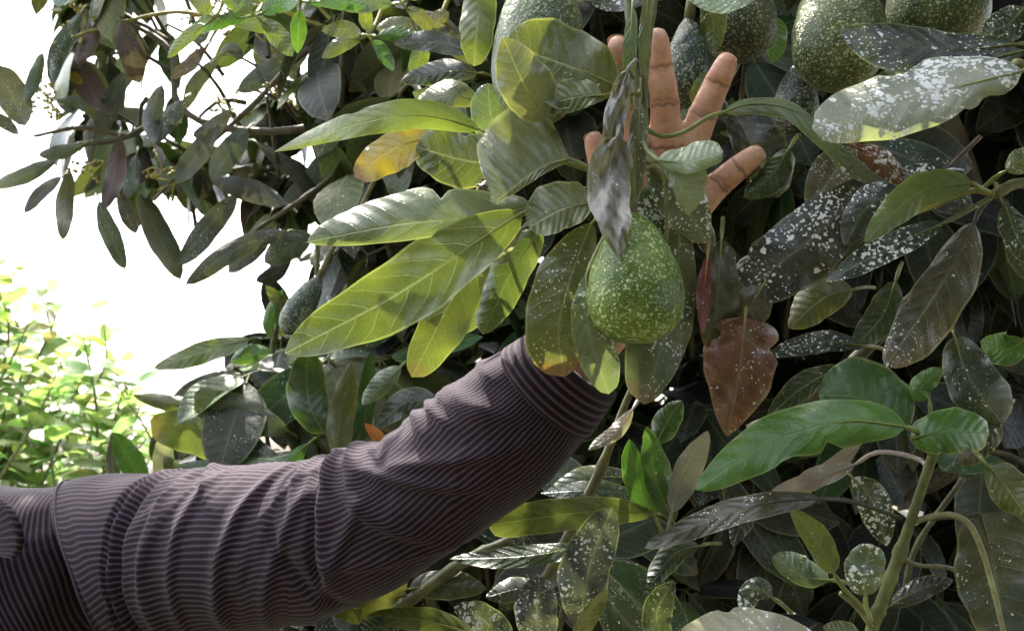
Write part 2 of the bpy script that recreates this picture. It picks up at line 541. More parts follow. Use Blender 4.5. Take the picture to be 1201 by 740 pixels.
def leaf(kind, pts, wl, wr, d, d2=None, tilt=0.45, fold=0.12, roll=0.0, bow=0.0, a=0.62, b=0.72, wav=0.34, spk=0.3,
         vein=0.7, dry=0.0, pet=None, bites=(), name='leaf', label=None, n=30, m=5, crumple=0.0, cv=0.12, pd=None, mat=None):
    """pts: midrib from base to tip in photo pixels at distance d..d2; wl / wr half widths left / right of the way base->tip"""
    d2 = d if d2 is None else d2
    r = np.random.default_rng(NLEAF[0] * 7 + 3)
    NLEAF[0] += 1
    q = spline(pts, n)
    t = np.linspace(0, 1, n + 1)
    tg = np.gradient(q, axis=0)
    tg /= np.linalg.norm(tg, axis=1)[:, None] + 1e-9
    nr = np.stack([tg[:, 1], -tg[:, 0]], 1)
    f = profile(t, a, b)
    f[0] = 0.05
    f[-1] = 0.015
    lenpx = float(np.sum(np.linalg.norm(np.diff(q, axis=0), axis=1)))
    dm = d + (d2 - d) * t + bow * 4 * t * (1 - t)
    dm = dm + (r.normal(0, .15) * t ** 3 + r.normal(0, .05) * np.sin(t * 6.0 + r.uniform(0, 6))) * lenpx * d / FPX
    curl = r.uniform(-.10, .45)
    nb_ = []
    if r.uniform() < .25 and wl + wr > 30:
        nb_ = [(r.uniform(.3, .9), r.choice([-1., 1.]), r.uniform(.03, .06), r.uniform(.06, .22)) for _ in range(r.integers(1, 3))]
    bites = list(bites) + nb_
    s = np.linspace(-1, 1, 2 * m + 1)
    ph = r.uniform(0, 6.28, 6)
    V, U = [], []
    for j, sj in enumerate(s):
        w = wl if sj > 0 else wr
        sgn = 1.0 if sj > 0 else -1.0
        edge = 1 + 0.045 * np.sin(t * 11 + ph[0] + sgn * 2) + 0.022 * np.sin(t * 27 + ph[1] * sgn)
        for (bt, bs_, bw, bd) in bites:
            if bs_ == sgn:
                edge = edge * (1 - bd * np.exp(-((t - bt) / bw) ** 4))
        off = sj * w * f * edge
        e = nr * sgn
        aof = np.abs(off)
        ss = abs(sj)
        dep = tilt * (-e[:, 1]) * aof + fold * aof * (1 - 0.35 * ss) + roll * off + curl * aof * ss ** 2
        dep = dep + wav * ss ** 2 * max(w, 8) * f * (np.sin(t * 9 + ph[2] + sgn * ph[3]) * 0.6 + 0.4 * np.sin(t * 21 + ph[4]))
        if crumple:
            dep = dep + crumple * max(w, 10) * (np.sin(t * 13 + sj * 4 + ph[5]) + 0.7 * np.sin(t * 29 - sj * 7 + ph[1])) * np.minimum(1, f * 2)
            dep = dep + 1.3 * crumple * max(w, 10) * (np.abs(np.sin(sj * 4.2 + t * 5 + ph[2])) - .5) * np.minimum(1, f * 2)
            off = off * (1 + 0.25 * crumple * np.sin(t * 23 + ph[0] * sgn))
        lat = 0.03 * (np.sin((t - 0.14 * ss) * 9 * 2 * np.pi)) * aof * (0.4 + 0.6 * (1 - ss))
        px = q[:, 0] + nr[:, 0] * off
        py = q[:, 1] + nr[:, 1] * off
        V.append(P(px, py, dm + (dep + lat) * dm / FPX))
        U.append(np.stack([t, sj * np.minimum(1, f), np.full(n + 1, sj)], 1))
    V = np.stack(V, 1).reshape(-1, 3)
    U = np.stack(U, 1).reshape(-1, 3)
    k = 2 * m + 1
    F = []
    for i in range(n):
        for j in range(k - 1):
            F.append((i * k + j, i * k + j + 1, (i + 1) * k + j + 1, (i + 1) * k + j))
    base = np.array(KIND[kind]) if isinstance(kind, str) else np.array(kind)
    base = base * (1 + r.normal(0, cv, 3) * 0.5 + r.normal(0, cv * 0.6))
    C = np.tile(np.array([*np.clip(base, 0.01, 0.9), 1.0]), (len(V), 1))
    R = np.tile(np.array([spk, vein, dry]), (len(V), 1))
    # petiole and raised midrib
    pl_ = len(V)
    q3 = P(q[:, 0], q[:, 1], dm - 0.0006)
    if pet is None:
        tb = q[0] - q[min(3, n)]
        tb = tb / (np.linalg.norm(tb) + 1e-9)
        L = 0.016 * FPX / d
        pet = [(q[0] + tb * L * 0.5).tolist(), (q[0] + tb * L + np.array([0, 3])).tolist()]
        pds = [d + 0.014, d + 0.075]
    else:
        pds = np.linspace(d, d if pd is None else pd, len(pet) + 1)[1:]
    pp = [P(x, y, dd) for (x, y), dd in zip(pet, pds)][::-1]
    path = spline(np.vstack([np.array(pp), q3[:1]]), 9)
    path = np.vstack([path[:-1], q3[:int(n * 0.45):2]])
    rad = np.concatenate([np.full(9, 0.0016), np.linspace(0.0008, 0.0001, len(path) - 9)])
    TV, TF = tube_arrays(path, rad, 6)
    V = np.vstack([V, TV])
    F += [tuple(i + pl_ for i in f_) for f_ in TF]
    vc = np.clip(0.35 * np.array(base) * 1.5 + 0.65 * np.array((0.36, 0.38, 0.13)), 0, 1)
    if isinstance(kind, str) and kind in ('bk', 'rd', 'gw', 'pp', 'bn'):
        vc = np.clip(base * 1.4, 0, 1)
    C = np.vstack([C, np.tile(np.array([*vc, 1.0]), (len(TV), 1))])
    U = np.vstack([U, np.tile(np.array([0.5, 0.3, 0.0]), (len(TV), 1))])
    R = np.vstack([R, np.tile(np.array([spk * 0.5, 0.0, 0.0]), (len(TV), 1))])
    me = mesh_from(name, V, F, {'luv': ('FLOAT_VECTOR', U), 'col': ('FLOAT_COLOR', C), 'par': ('FLOAT_VECTOR', R)}, mat or LEAF)
    return part(name, me, tree, label)


def twig(pts, d, r0, r1, c=(0.15, 0.16, 0.06), name='twig', label=None, n=None, kn=True):
    """pts in photo px; d a number or one per point; radii in px"""
    ds = np.broadcast_to(np.asarray(d, float), (len(pts),))
    w = P([p[0] for p in pts], [p[1] for p in pts], ds)
    n = n or 6 * len(pts)
    path = spline(w, n)
    sc = float(np.mean(ds)) / FPX
    rad = np.linspace(r0, r1, len(path)) * sc
    if kn:
        xx = np.linspace(0, 1, len(path))
        rad = rad * (1 + 0.06 * np.sin(xx * 9 + rng.uniform(0, 6)) + 0.03 * rng.normal(size=len(path)))
        for _ in range(4):
            rad = rad * (1 + .28 * np.exp(-((xx - rng.uniform(.05, .95)) / .018) ** 2))
    me = twig_mesh(name, path, rad, c)
    return part(name, me, tree, label)


# ---- leaves in front, centre left (undersides turned to us)
leaf('yg', [(562, 152), (500, 136), (430, 143), (322, 178)], 17, 19, .70, .66, tilt=.5, vein=.35, dry=.25, a=.55, b=.9, spk=.1, pet=[(600, 165), (660, 190), (745, 215)], pd=.66)
leaf('yl', [(508, 160), (460, 175), (416, 208)], 26, 20, .73, .71, a=.5, b=.5, dry=1.0, vein=.3, label='mustard yellow leaf with a curled brown edge')
leaf('ol', [(602, 196), (545, 188), (488, 172)], 33, 34, .72, .71, a=.5, b=.4, vein=.8, spk=.15, tilt=.3, cv=.05)
leaf('gg', [(600, 188), (578, 145), (572, 98)], 24, 22, .735, .72, a=.5, b=.45, tilt=.2, vein=.6, spk=.25)
leaf('gg', [(668, 186), (630, 200), (582, 236)], 8, 80, .655, .645, tilt=.35, a=.45, b=.55, vein=.9, spk=.25, pet=[(690, 196), (745, 220)], pd=.65, fold=.0)
leaf('gg', [(694, 238), (660, 245), (620, 266)], 24, 34, .64, .632, a=.45, b=.45, vein=.9, spk=.4, pet=[(715, 225), (745, 205)], pd=.645)
leaf('gg', [(625, 243), (560, 255), (470, 263), (360, 284)], 20, 38, .66, .64, tilt=.45, a=.55, b=.62, vein=.9, spk=.15, bites=((.40, -1, .03, .35),), pet=[(660, 232), (745, 215)], pd=.66, cv=.04)
leaf('yg', [(612, 250), (560, 283), (460, 348), (334, 414)], 40, 40, .645, .63, tilt=.35, a=.55, b=.62, vein=.85, spk=.05, pet=[(660, 228), (745, 210)], pd=.66, cv=.03)
leaf('yg', [(572, 272), (535, 340), (483, 442)], 33, 24, .665, .655, tilt=.2, a=.6, b=.5, vein=.6, dry=.5, spk=.25, cv=.05)
leaf('ol', [(575, 318), (548, 350), (522, 398)], 30, 26, .70, .70, a=.6, b=.7, vein=.4, tilt=.3)
leaf('ol', [(634, 270), (600, 320), (566, 392)], 22, 30, .69, .69, a=.55, b=.6, vein=.6, spk=.3, tilt=.2, pet=[(660, 240), (745, 210)], pd=.67)
leaf('gw', [(612, 268), (585, 290), (552, 318)], 12, 9, .685, .675, crumple=0.45, dry=2.0, vein=.3, spk=.6, name='withered_leaf', label='silvery curled dry leaf behind the yellow-green leaves')
leaf('gw', [(582, 205), (570, 220), (556, 232)], 11, 10, .69, .69, crumple=0.75, dry=2.0, vein=.1, spk=.5, name='withered_leaf')
# upper centre
leaf('ol', [(724, 102), (670, 78), (592, 52)], 52, 46, .66, .655, a=.5, b=.4, tilt=.25, vein=.85, spk=.35, pet=[(735, 112), (747, 125)], pd=.665, cv=.03)
leaf('gg', [(640, 140), (615, 100), (590, 44)], 30, 34, .645, .64, a=.5, b=.75, tilt=.1, vein=.7, spk=.2, bow=.004)
leaf('ol', [(706, 112), (670, 115), (628, 128)], 16, 24, .65, .645, a=.5, b=.5, vein=.8, spk=.3)
leaf('ol', [(565, -28), (560, 20), (556, 78)], 22, 20, .74, .73, a=.5, b=.5, vein=.6, spk=.3)
leaf('bl', [(552, 62), (510, 50), (462, 52)], 12, 14, .95, .95, tilt=.8, spk=.4, vein=.3)
leaf('ol', [(560, 120), (530, 112), (488, 122)], 15, 18, .86, .86, tilt=.6, vein=.3)
leaf('gg', [(548, 140), (520, 128), (484, 108)], 12, 20, .9, .9, tilt=.6, vein=.3)
leaf('dk', [(560, 86), (520, 84), (470, 96)], 14, 14, 1.0, 1.0, tilt=.6)
leaf('gg', [(518, 190), (505, 150), (500, 110)], 14, 18, .92, .92, tilt=.4, vein=.3)
leaf('bl', [(690, 2), (720, 6), (760, 2)], 14, 8, .74, .74, tilt=.7, spk=1.2, vein=.2)
# stem with hanging narrow leaves
leaf('gg', [(742, 8), (738, 60), (733, 120)], 9, 8, .632, .628, tilt=.1, a=.5, b=.6, vein=.5, spk=.3)
leaf('gg', [(762, -20), (757, 30), (752, 90)], 7, 7, .636, .634, tilt=.1, a=.5, b=.6, vein=.5, spk=.3)
leaf('gg', [(750, 120), (748, 180), (742, 250)], 11, 12, .628, .624, tilt=.1, a=.5, b=.7, vein=.5, spk=.6)
leaf('gw', [(736, 82), (722, 130), (712, 185), (697, 225)], 14, 12, .625, .612, crumple=0.33, dry=2.0, a=.35, b=.5, spk=.35, vein=.4, tilt=.1, name='withered_leaf', label='grey shrivelled leaf hanging over the front avocado', pet=[(741, 76), (747, 70)], cv=.02)
leaf('gw', [(724, 160), (714, 215), (727, 304)], 26, 26, .612, .592, crumple=0.18, dry=2.0, a=.4, b=.75, spk=.5, vein=.4, tilt=.0, name='withered_leaf', cv=.02)
# around the front avocado
leaf('ol', [(694, 262), (668, 330), (655, 385), (662, 442)], 28, 42, .635, .62, tilt=.1, a=.6, b=.42, vein=.7, spk=.6, dry=.9, pet=[(715, 240), (745, 205)], pd=.645)
leaf('gg', [(688, 322), (690, 390), (714, 462)], 30, 20, .61, .606, tilt=.15, a=.6, b=.5, vein=.6, spk=.9, pet=[(705, 285), (735, 235)], pd=.635)
leaf((.125, .135, .085), [(798, 262), (792, 340), (775, 410), (755, 474)], 28, 46, .65, .625, tilt=.05, a=.6, b=.5, vein=.4, spk=.8, dry=.5, pet=[(786, 225), (765, 195), (752, 190)], pd=.64)
leaf('pl', [(772, 188), (806, 190), (848, 178)], 20, 14, .605, .60, tilt=.6, a=.5, b=.3, vein=.5, spk=.4, pet=[(760, 178), (752, 162)], pd=.63)
leaf('pl', [(775, 190), (795, 210), (806, 252)], 34, 10, .607, .60, tilt=.3, a=.6, b=.8, vein=.5, spk=.4)
leaf('gg', [(765, 190), (795, 225), (828, 285)], 26, 30, .645, .64, tilt=.2, a=.5, b=.6, vein=.5, spk=1.0)
leaf('dg', [(775, 205), (768, 240), (760, 290)], 22, 20, .65, .65, tilt=.2, spk=1.2, vein=.2)
leaf('gg', [(850, 131), (880, 122), (930, 130), (985, 178), (1042, 218)], 8, 14, .64, .66, tilt=.8, a=.35, b=.6, vein=.7, spk=.4, pet=[(830, 138), (800, 156), (775, 160), (756, 150)], pd=.632)
leaf('bk', [(858, 132), (880, 168), (912, 232)], 40, 22, .695, .685, crumple=.05, a=.4, b=.45, spk=.5, vein=.4, tilt=.3, name='withered_leaf', label='blackened wilted leaf behind the little finger')
leaf('dk', [(925, 175), (905, 205), (872, 232)], 20, 14, .68, .68, tilt=.6, spk=.3)
leaf('bk', [(810, 250), (824, 270), (834, 300)], 12, 14, .72, .72, spk=.2)
twig([(736, -20), (742, 60), (748, 140), (746, 200), (744, 238)], [.66, .648, .64, .638, .636], 5.5, 5, (.17, .19, .09), name='fruit_stalk')
twig([(757, 198), (772, 196), (781, 220), (782, 288)], [.632, .622, .618, .625], 3, 2.2, (.26, .27, .10), name='petiole', kn=False)
twig([(745, 92), (738, 84), (728, 92), (722, 104)], .628, 3.4, 2.6, (.27, .28, .09), name='petiole', kn=False)
twig([(752, 110), (738, 112), (728, 130)], .63, 2.5, 2, (.27, .28, .09), name='petiole', kn=False)
twig([(770, -10), (762, 40), (757, 100), (758, 150)], .645, 4, 3, (.19, .21, .10), name='twig')
# right side
leaf('wh', [(1198, 84), (1130, 100), (1050, 122), (953, 152)], 38, 40, .60, .585, tilt=.75, a=.5, b=.42, vein=.55, spk=1.35, bites=((.18, 1, .05, .3), (.3, 1, .03, .15)), pet=[(1215, 78), (1240, 82)], label='large pale dusted leaf with a small hole above the dark leaves')
leaf('dk', [(1192, 52), (1110, 58), (985, 36)], 40, 22, .625, .62, tilt=.6, a=.6, b=.6, vein=.5, spk=0.65)
leaf('dk', [(1200, 60), (1100, 84), (1000, 110)], 22, 22, .62, .615, tilt=.8, vein=.5, spk=0.65)
leaf('bk', [(1022, 208), (960, 272), (858, 352)], 44, 40, .66, .63, tilt=.35, a=.7, b=.55, vein=.35, spk=1.05, label='long black leaf spattered with white droplets', cv=.03)
leaf('yg', [(1140, 214), (1075, 228), (1014, 284)], 20, 22, .615, .605, tilt=.4, a=.5, b=.7, vein=.7, spk=0.07, pet=[(1152, 222), (1166, 228)], pd=.63)
leaf('bl', [(1062, 228), (1020, 240), (990, 288)], 24, 22, .64, .635, tilt=.4, spk=0.91, vein=.3)
leaf('bl', [(1106, 262), (1040, 292), (968, 330)], 16, 17, .625, .615, tilt=.7, spk=1.04, vein=.4, pet=[(1130, 250), (1165, 230)], pd=.63)
leaf('bn', [(1142, 262), (1100, 340), (1038, 430)], 40, 26, .635, .625, tilt=.3, a=.6, b=.55, vein=.7, spk=0.65, dry=.5, pet=[(1150, 245), (1166, 228)], pd=.63)
leaf('dk', [(1178, 240), (1192, 275), (1215, 312)], 18, 18, .63, .63, tilt=.4, spk=0.65)
leaf('bn', [(1186, 262), (1195, 300), (1205, 330)], 14, 14, .64, .64, tilt=.4, spk=0.39)
leaf('bk', [(1100, 200), (1070, 205), (1040, 222)], 13, 12, .66, .66, tilt=.6, spk=1.43)
leaf('gg', [(1180, 200), (1195, 190), (1215, 175)], 14, 14, .62, .62, tilt=.5, spk=0.91)
leaf('rd', [(1004, 172), (1035, 190), (1064, 216)], 14, 18, .665, .66, tilt=.5, spk=1.17, crumple=.1, dry=.4)
leaf('gg', [(965, 165), (1000, 195), (1048, 222)], 8, 12, .65, .65, tilt=.6, spk=0.91)
leaf((.17, .066, .046), [(874, 372), (868, 430), (853, 512)], 44, 44, .635, .62, tilt=.15, a=.36, b=.85, crumple=.06, vein=.45, spk=0.65, dry=.6, bites=((.25, 1, .05, .22), (.16, -1, .05, .3)), name='withered_leaf', label='rust red dying leaf hanging beside the front avocado', cv=.02)
leaf((.10, .085, .05), [(898, 330), (880, 360), (862, 402)], 24, 22, .645, .637, tilt=.3, crumple=.06, vein=.3, spk=0.39, dry=.7)
leaf((.07, .085, .05), [(846, 282), (842, 340), (836, 412)], 26, 22, .645, .635, tilt=.1, a=.5, b=.5, crumple=.08, spk=0.39, dry=.6, vein=.3)
leaf((.22, .05, .04), [(830, 300), (826, 340), (824, 392)], 8, 9, .64, .63, tilt=.1, spk=0.39, vein=.2)
leaf('bl', [(1012, 405), (960, 402), (898, 418)], 12, 14, .69, .68, tilt=.9, spk=0.8, vein=.3)
leaf('ol', [(1000, 340), (965, 350), (925, 385)], 22, 24, .72, .72, tilt=.5, spk=0.26, dry=.3)
leaf('br', [(1062, 500), (990, 494), (900, 520), (816, 574)], 32, 30, .585, .565, tilt=.75, a=.5, b=.6, vein=.5, spk=0.16, pet=[(1078, 508), (1094, 528)], pd=.60, bites=((.36, 1, .03, .35),), cv=.02)
leaf('dg', [(1066, 502), (1015, 468), (960, 462)], 26, 46, .605, .60, tilt=.5, a=.5, b=.45, vein=.5, spk=0.16, pet=[(1080, 512), (1094, 530)], pd=.602, cv=.02)
leaf('br', [(1068, 514), (1110, 505), (1160, 508)], 26, 28, .59, .58, tilt=.65, a=.4, b=.35, vein=.6, spk=0.20, pet=[(1078, 522), (1092, 532)], pd=.602, bites=((.75, -1, .05, .3),), cv=.02)
leaf('br', [(1090, 468), (1080, 455), (1106, 432)], 14, 12, .605, .605, tilt=.3, vein=.4, spk=0.13, pet=[(1092, 490), (1095, 525)], pd=.602)
leaf('dk', [(1120, 395), (1135, 440), (1176, 496)], 34, 30, .66, .655, tilt=.35, a=.5, b=.4, vein=.4, spk=0.52)
leaf('bn', [(1172, 490), (1150, 520), (1120, 545)], 18, 18, .66, .66, tilt=.6, spk=0.52)
leaf('bn', [(960, 584), (900, 590), (830, 610), (756, 642)], 17, 15, .59, .575, tilt=.7, a=.5, b=.55, vein=.6, spk=0.59, pet=[(1000, 588), (1058, 608)], pd=.605, label='long dusty grey-brown leaf above the bottom undergrowth')
leaf('bn', [(1150, 602), (1165, 660), (1180, 760)], 60, 46, .61, .60, tilt=.35, a=.4, b=.5, vein=.5, spk=0.45, dry=.3, pet=[(1125, 605), (1085, 608)], pd=.605)
leaf('yg', [(978, 672), (958, 635), (926, 594)], 14, 18, .60, .595, tilt=.1, vein=.4, spk=0.39, a=.5, b=.8, pet=[(990, 690), (1018, 718)])
leaf('gg', [(972, 680), (940, 675), (906, 652)], 12, 22, .605, .60, tilt=.6, vein=.4, spk=0.52, a=.5, b=.5)
leaf('gg', [(1015, 698), (1014, 670), (1022, 638)], 24, 24, .59, .585, tilt=.2, vein=.4, spk=1.43, a=.45, b=.4, pet=[(1016, 712), (1022, 728)])
leaf('bl', [(1044, 710), (1080, 690), (1118, 680)], 13, 14, .615, .615, tilt=.8, spk=0.65)
leaf('ol', [(1158, 545), (1180, 570), (1210, 612)], 26, 22, .62, .62, tilt=.5, dry=.4, spk=0.52)
leaf('pl', [(960, 760), (880, 738), (796, 748)], 26, 26, .55, .54, tilt=.8, spk=0.65, vein=.5, a=.4, b=.4)
leaf('ol', [(1010, 758), (990, 740), (965, 735)], 12, 12, .58, .58, tilt=.5)
leaf('gw', [(1002, 545), (950, 565), (915, 590)], 12, 14, .66, .66, tilt=.4, spk=0.39, vein=.3, pet=[(1030, 530), (1075, 537), (1092, 552)], pd=.606)
leaf('dk', [(1000, 560), (1025, 590), (1040, 640)], 20, 20, .70, .70, tilt=.5, spk=1.30)
leaf('dk', [(905, 700), (885, 690), (870, 720)], 14, 14, .68, .68, tilt=.5, spk=1.30)
leaf('br', [(1200, 400), (1180, 410), (1150, 400)], 20, 20, .78, .78, tilt=.5, spk=0.13)
leaf('gw', [(1010, 520), (960, 560), (905, 575)], 10, 12, .67, .66, tilt=.4, spk=0.26, vein=.2)
leaf('dk', [(985, 430), (940, 455), (900, 490)], 14, 16, .70, .70, tilt=.6, spk=0.39)
leaf('bk', [(905, 300), (880, 320), (850, 380)], 20, 20, .74, .74, tilt=.4, spk=0.39)
leaf('dk', [(1050, 330), (1035, 370), (1000, 410)], 20, 20, .73, .73, tilt=.4, spk=0.39)
leaf('br', [(905, 20), (910, 40), (905, 75)], 14, 10, .80, .80, tilt=.3, spk=0.13)
leaf('pl', [(900, -20), (850, 2), (805, -2)], 14, 14, .60, .60, tilt=.8, spk=0.65)
leaf('ol', [(834, -10), (837, 30), (836, 62)], 16, 16, .72, .72, tilt=.2, spk=0.52)
leaf('ol', [(815, 128), (820, 105), (830, 84)], 9, 9, .70, .70, tilt=.2, spk=0.39)
leaf('dk', [(1201, 10), (1180, 30), (1150, 40)], 20, 20, .68, .68, tilt=.5, spk=0.78)
# bottom centre
leaf('ol', [(765, 602), (690, 600), (572, 616)], 20, 20, .76, .75, tilt=.35, a=.45, b=.28, vein=.6, spk=0.13, cv=.03)
leaf('bl', [(684, 742), (690, 670), (718, 595)], 34, 26, .70, .69, tilt=.2, a=.6, b=.6, vein=.7, spk=0.95)
leaf('bl', [(636, 760), (630, 725), (632, 675)], 26, 25, .72, .72, tilt=.2, a=.5, b=.5, vein=.5, spk=0.85)
leaf('yg', [(668, 760), (690, 720), (713, 690)], 8, 14, .70, .69, tilt=.4, spk=0.39, vein=.4)
leaf('dk', [(690, 640), (610, 652), (528, 655)], 14, 12, .80, .80, tilt=.8, spk=0.39, vein=.5)
leaf('bl', [(755, 585), (700, 575), (635, 578)], 12, 12, .82, .81, tilt=.8, spk=0.52, vein=.4)
leaf('dk', [(742, 560), (690, 560), (640, 580)], 12, 14, .84, .84, tilt=.7, spk=0.39)
leaf('dg', [(790, 612), (770, 565), (758, 500)], 14, 20, .76, .75, tilt=.2, spk=0.39, vein=.3)
leaf('br', [(768, 605), (748, 560), (738, 515)], 18, 14, .765, .76, tilt=.3, spk=0.26, vein=.4)
leaf('gw', [(788, 600), (800, 555), (830, 505)], 12, 22, .75, .74, tilt=.5, spk=0.39, vein=.6)
leaf('dg', [(770, 520), (785, 490), (800, 470)], 16, 16, .78, .78, tilt=.3, spk=0.13)
leaf('yg', [(384, 708), (430, 712), (478, 680)], 22, 18, .84, .83, tilt=.5, a=.4, b=.6, spk=0.07, vein=.4, dry=.3)
leaf('dk', [(600, 760), (565, 725), (532, 712)], 18, 20, .74, .74, tilt=.6, spk=1.30)
leaf('ol', [(560, 745), (500, 728), (430, 722)], 14, 16, .77, .77, tilt=.6, spk=0.26, dry=.3)
leaf('dk', [(470, 752), (445, 735), (415, 742)], 16, 14, .77, .77, tilt=.5)
leaf('dk', [(480, 690), (520, 685), (570, 690)], 18, 18, .86, .86, tilt=.6, spk=0.26)
leaf('bl', [(640, 700), (610, 690), (570, 700)], 16, 14, .82, .82, tilt=.7, spk=0.39)
leaf('gw', [(742, 480), (725, 505), (690, 528)], 8, 10, .74, .73, tilt=.7, spk=0.52, vein=.3)
leaf('dk', [(820, 640), (790, 650), (760, 690)], 14, 16, .74, .74, tilt=.5, spk=0.39)
leaf('bk', [(850, 560), (870, 600), (860, 640)], 16, 16, .72, .72, tilt=.4, spk=0.39)
leaf('dk', [(780, 760), (770, 720), (790, 680)], 18, 18, .74, .74, tilt=.4, spk=0.65)
# behind the arm, left
leaf('dg', [(380, 508), (362, 470), (360, 412)], 24, 24, 1.12, 1.12, tilt=.1, a=.5, b=.5, vein=.6, spk=.1)
leaf('ol', [(396, 545), (398, 490), (412, 425)], 14, 18, 1.10, 1.10, tilt=.2, vein=.4)
leaf('dg', [(410, 535), (428, 490), (436, 412)], 14, 10, 1.14, 1.14, tilt=.2, vein=.3)
leaf('bl', [(345, 520), (340, 470), (328, 415)], 14, 12, 1.2, 1.2, tilt=.2, vein=.3, spk=.3)
leaf('gg', [(370, 545), (360, 530), (345, 490)], 18, 14, 1.2, 1.2, tilt=.2, vein=.3)
leaf('ol', [(242, 478), (205, 472), (156, 463)], 12, 8, 1.2, 1.2, tilt=.6, vein=.3)
leaf('ol', [(338, 505), (290, 478), (228, 462)], 30, 12, 1.15, 1.15, tilt=.5, vein=.4, a=.5, b=.3)
leaf('yg', [(310, 525), (250, 505), (176, 493)], 34, 18, 1.18, 1.18, tilt=.4, vein=.4, dry=.5, a=.45, b=.4)
leaf('dk', [(330, 545), (290, 525), (240, 525)], 12, 14, 1.12, 1.12, tilt=.5, spk=.2)
leaf('dg', [(362, 520), (320, 545), (208, 545)], 16, 10, 1.1, 1.1, tilt=.5, vein=.4)
leaf('dg', [(172, 575), (155, 545), (134, 507)], 16, 16, 1.2, 1.2, tilt=.3, vein=.2)
leaf('bl', [(140, 580), (132, 545), (133, 506)], 8, 8, 1.22, 1.22, tilt=.3)
leaf('gw', [(198, 580), (192, 545), (196, 504)], 14, 12, 1.2, 1.2, tilt=.3)
leaf('gg', [(225, 570), (206, 555), (192, 534)], 10, 12, 1.18, 1.18, tilt=.3)
leaf('ol', [(292, 398), (240, 412), (180, 432)], 14, 12, 1.3, 1.3, tilt=.6, spk=.2)
leaf('ol', [(330, 395), (330, 360), (312, 335)], 10, 10, 1.3, 1.3, tilt=.1)
leaf('br', [(322, 400), (318, 375), (332, 340)], 10, 10, 1.3, 1.3, tilt=.1)
leaf('br', [(330, 425), (295, 415), (270, 425)], 14, 12, 1.3, 1.3, tilt=.4)
leaf('bl', [(345, 470), (300, 445), (245, 440)], 14, 14, 1.35, 1.35, tilt=.6, spk=.3)
leaf('gw', [(338, 500), (310, 470), (275, 465)], 12, 8, 1.25, 1.25, tilt=.6, spk=.2)
leaf('or', [(460, 538), (448, 518), (428, 496)], 8, 8, 1.05, 1.05, tilt=.3, vein=.3, label='small orange young leaf above the sleeve')
leaf('or', [(452, 536), (458, 520), (462, 508)], 6, 6, 1.05, 1.05, tilt=.3, vein=.3)
leaf('ol', [(545, 452), (525, 470), (500, 488)], 10, 12, 1.0, 1.0, tilt=.4)
leaf('gg', [(470, 430), (450, 450), (425, 475)], 10, 14, 1.05, 1.05, tilt=.4, spk=.3)
leaf('dk', [(520, 480), (480, 470), (440, 500)], 16, 16, 1.1, 1.1, tilt=.5)
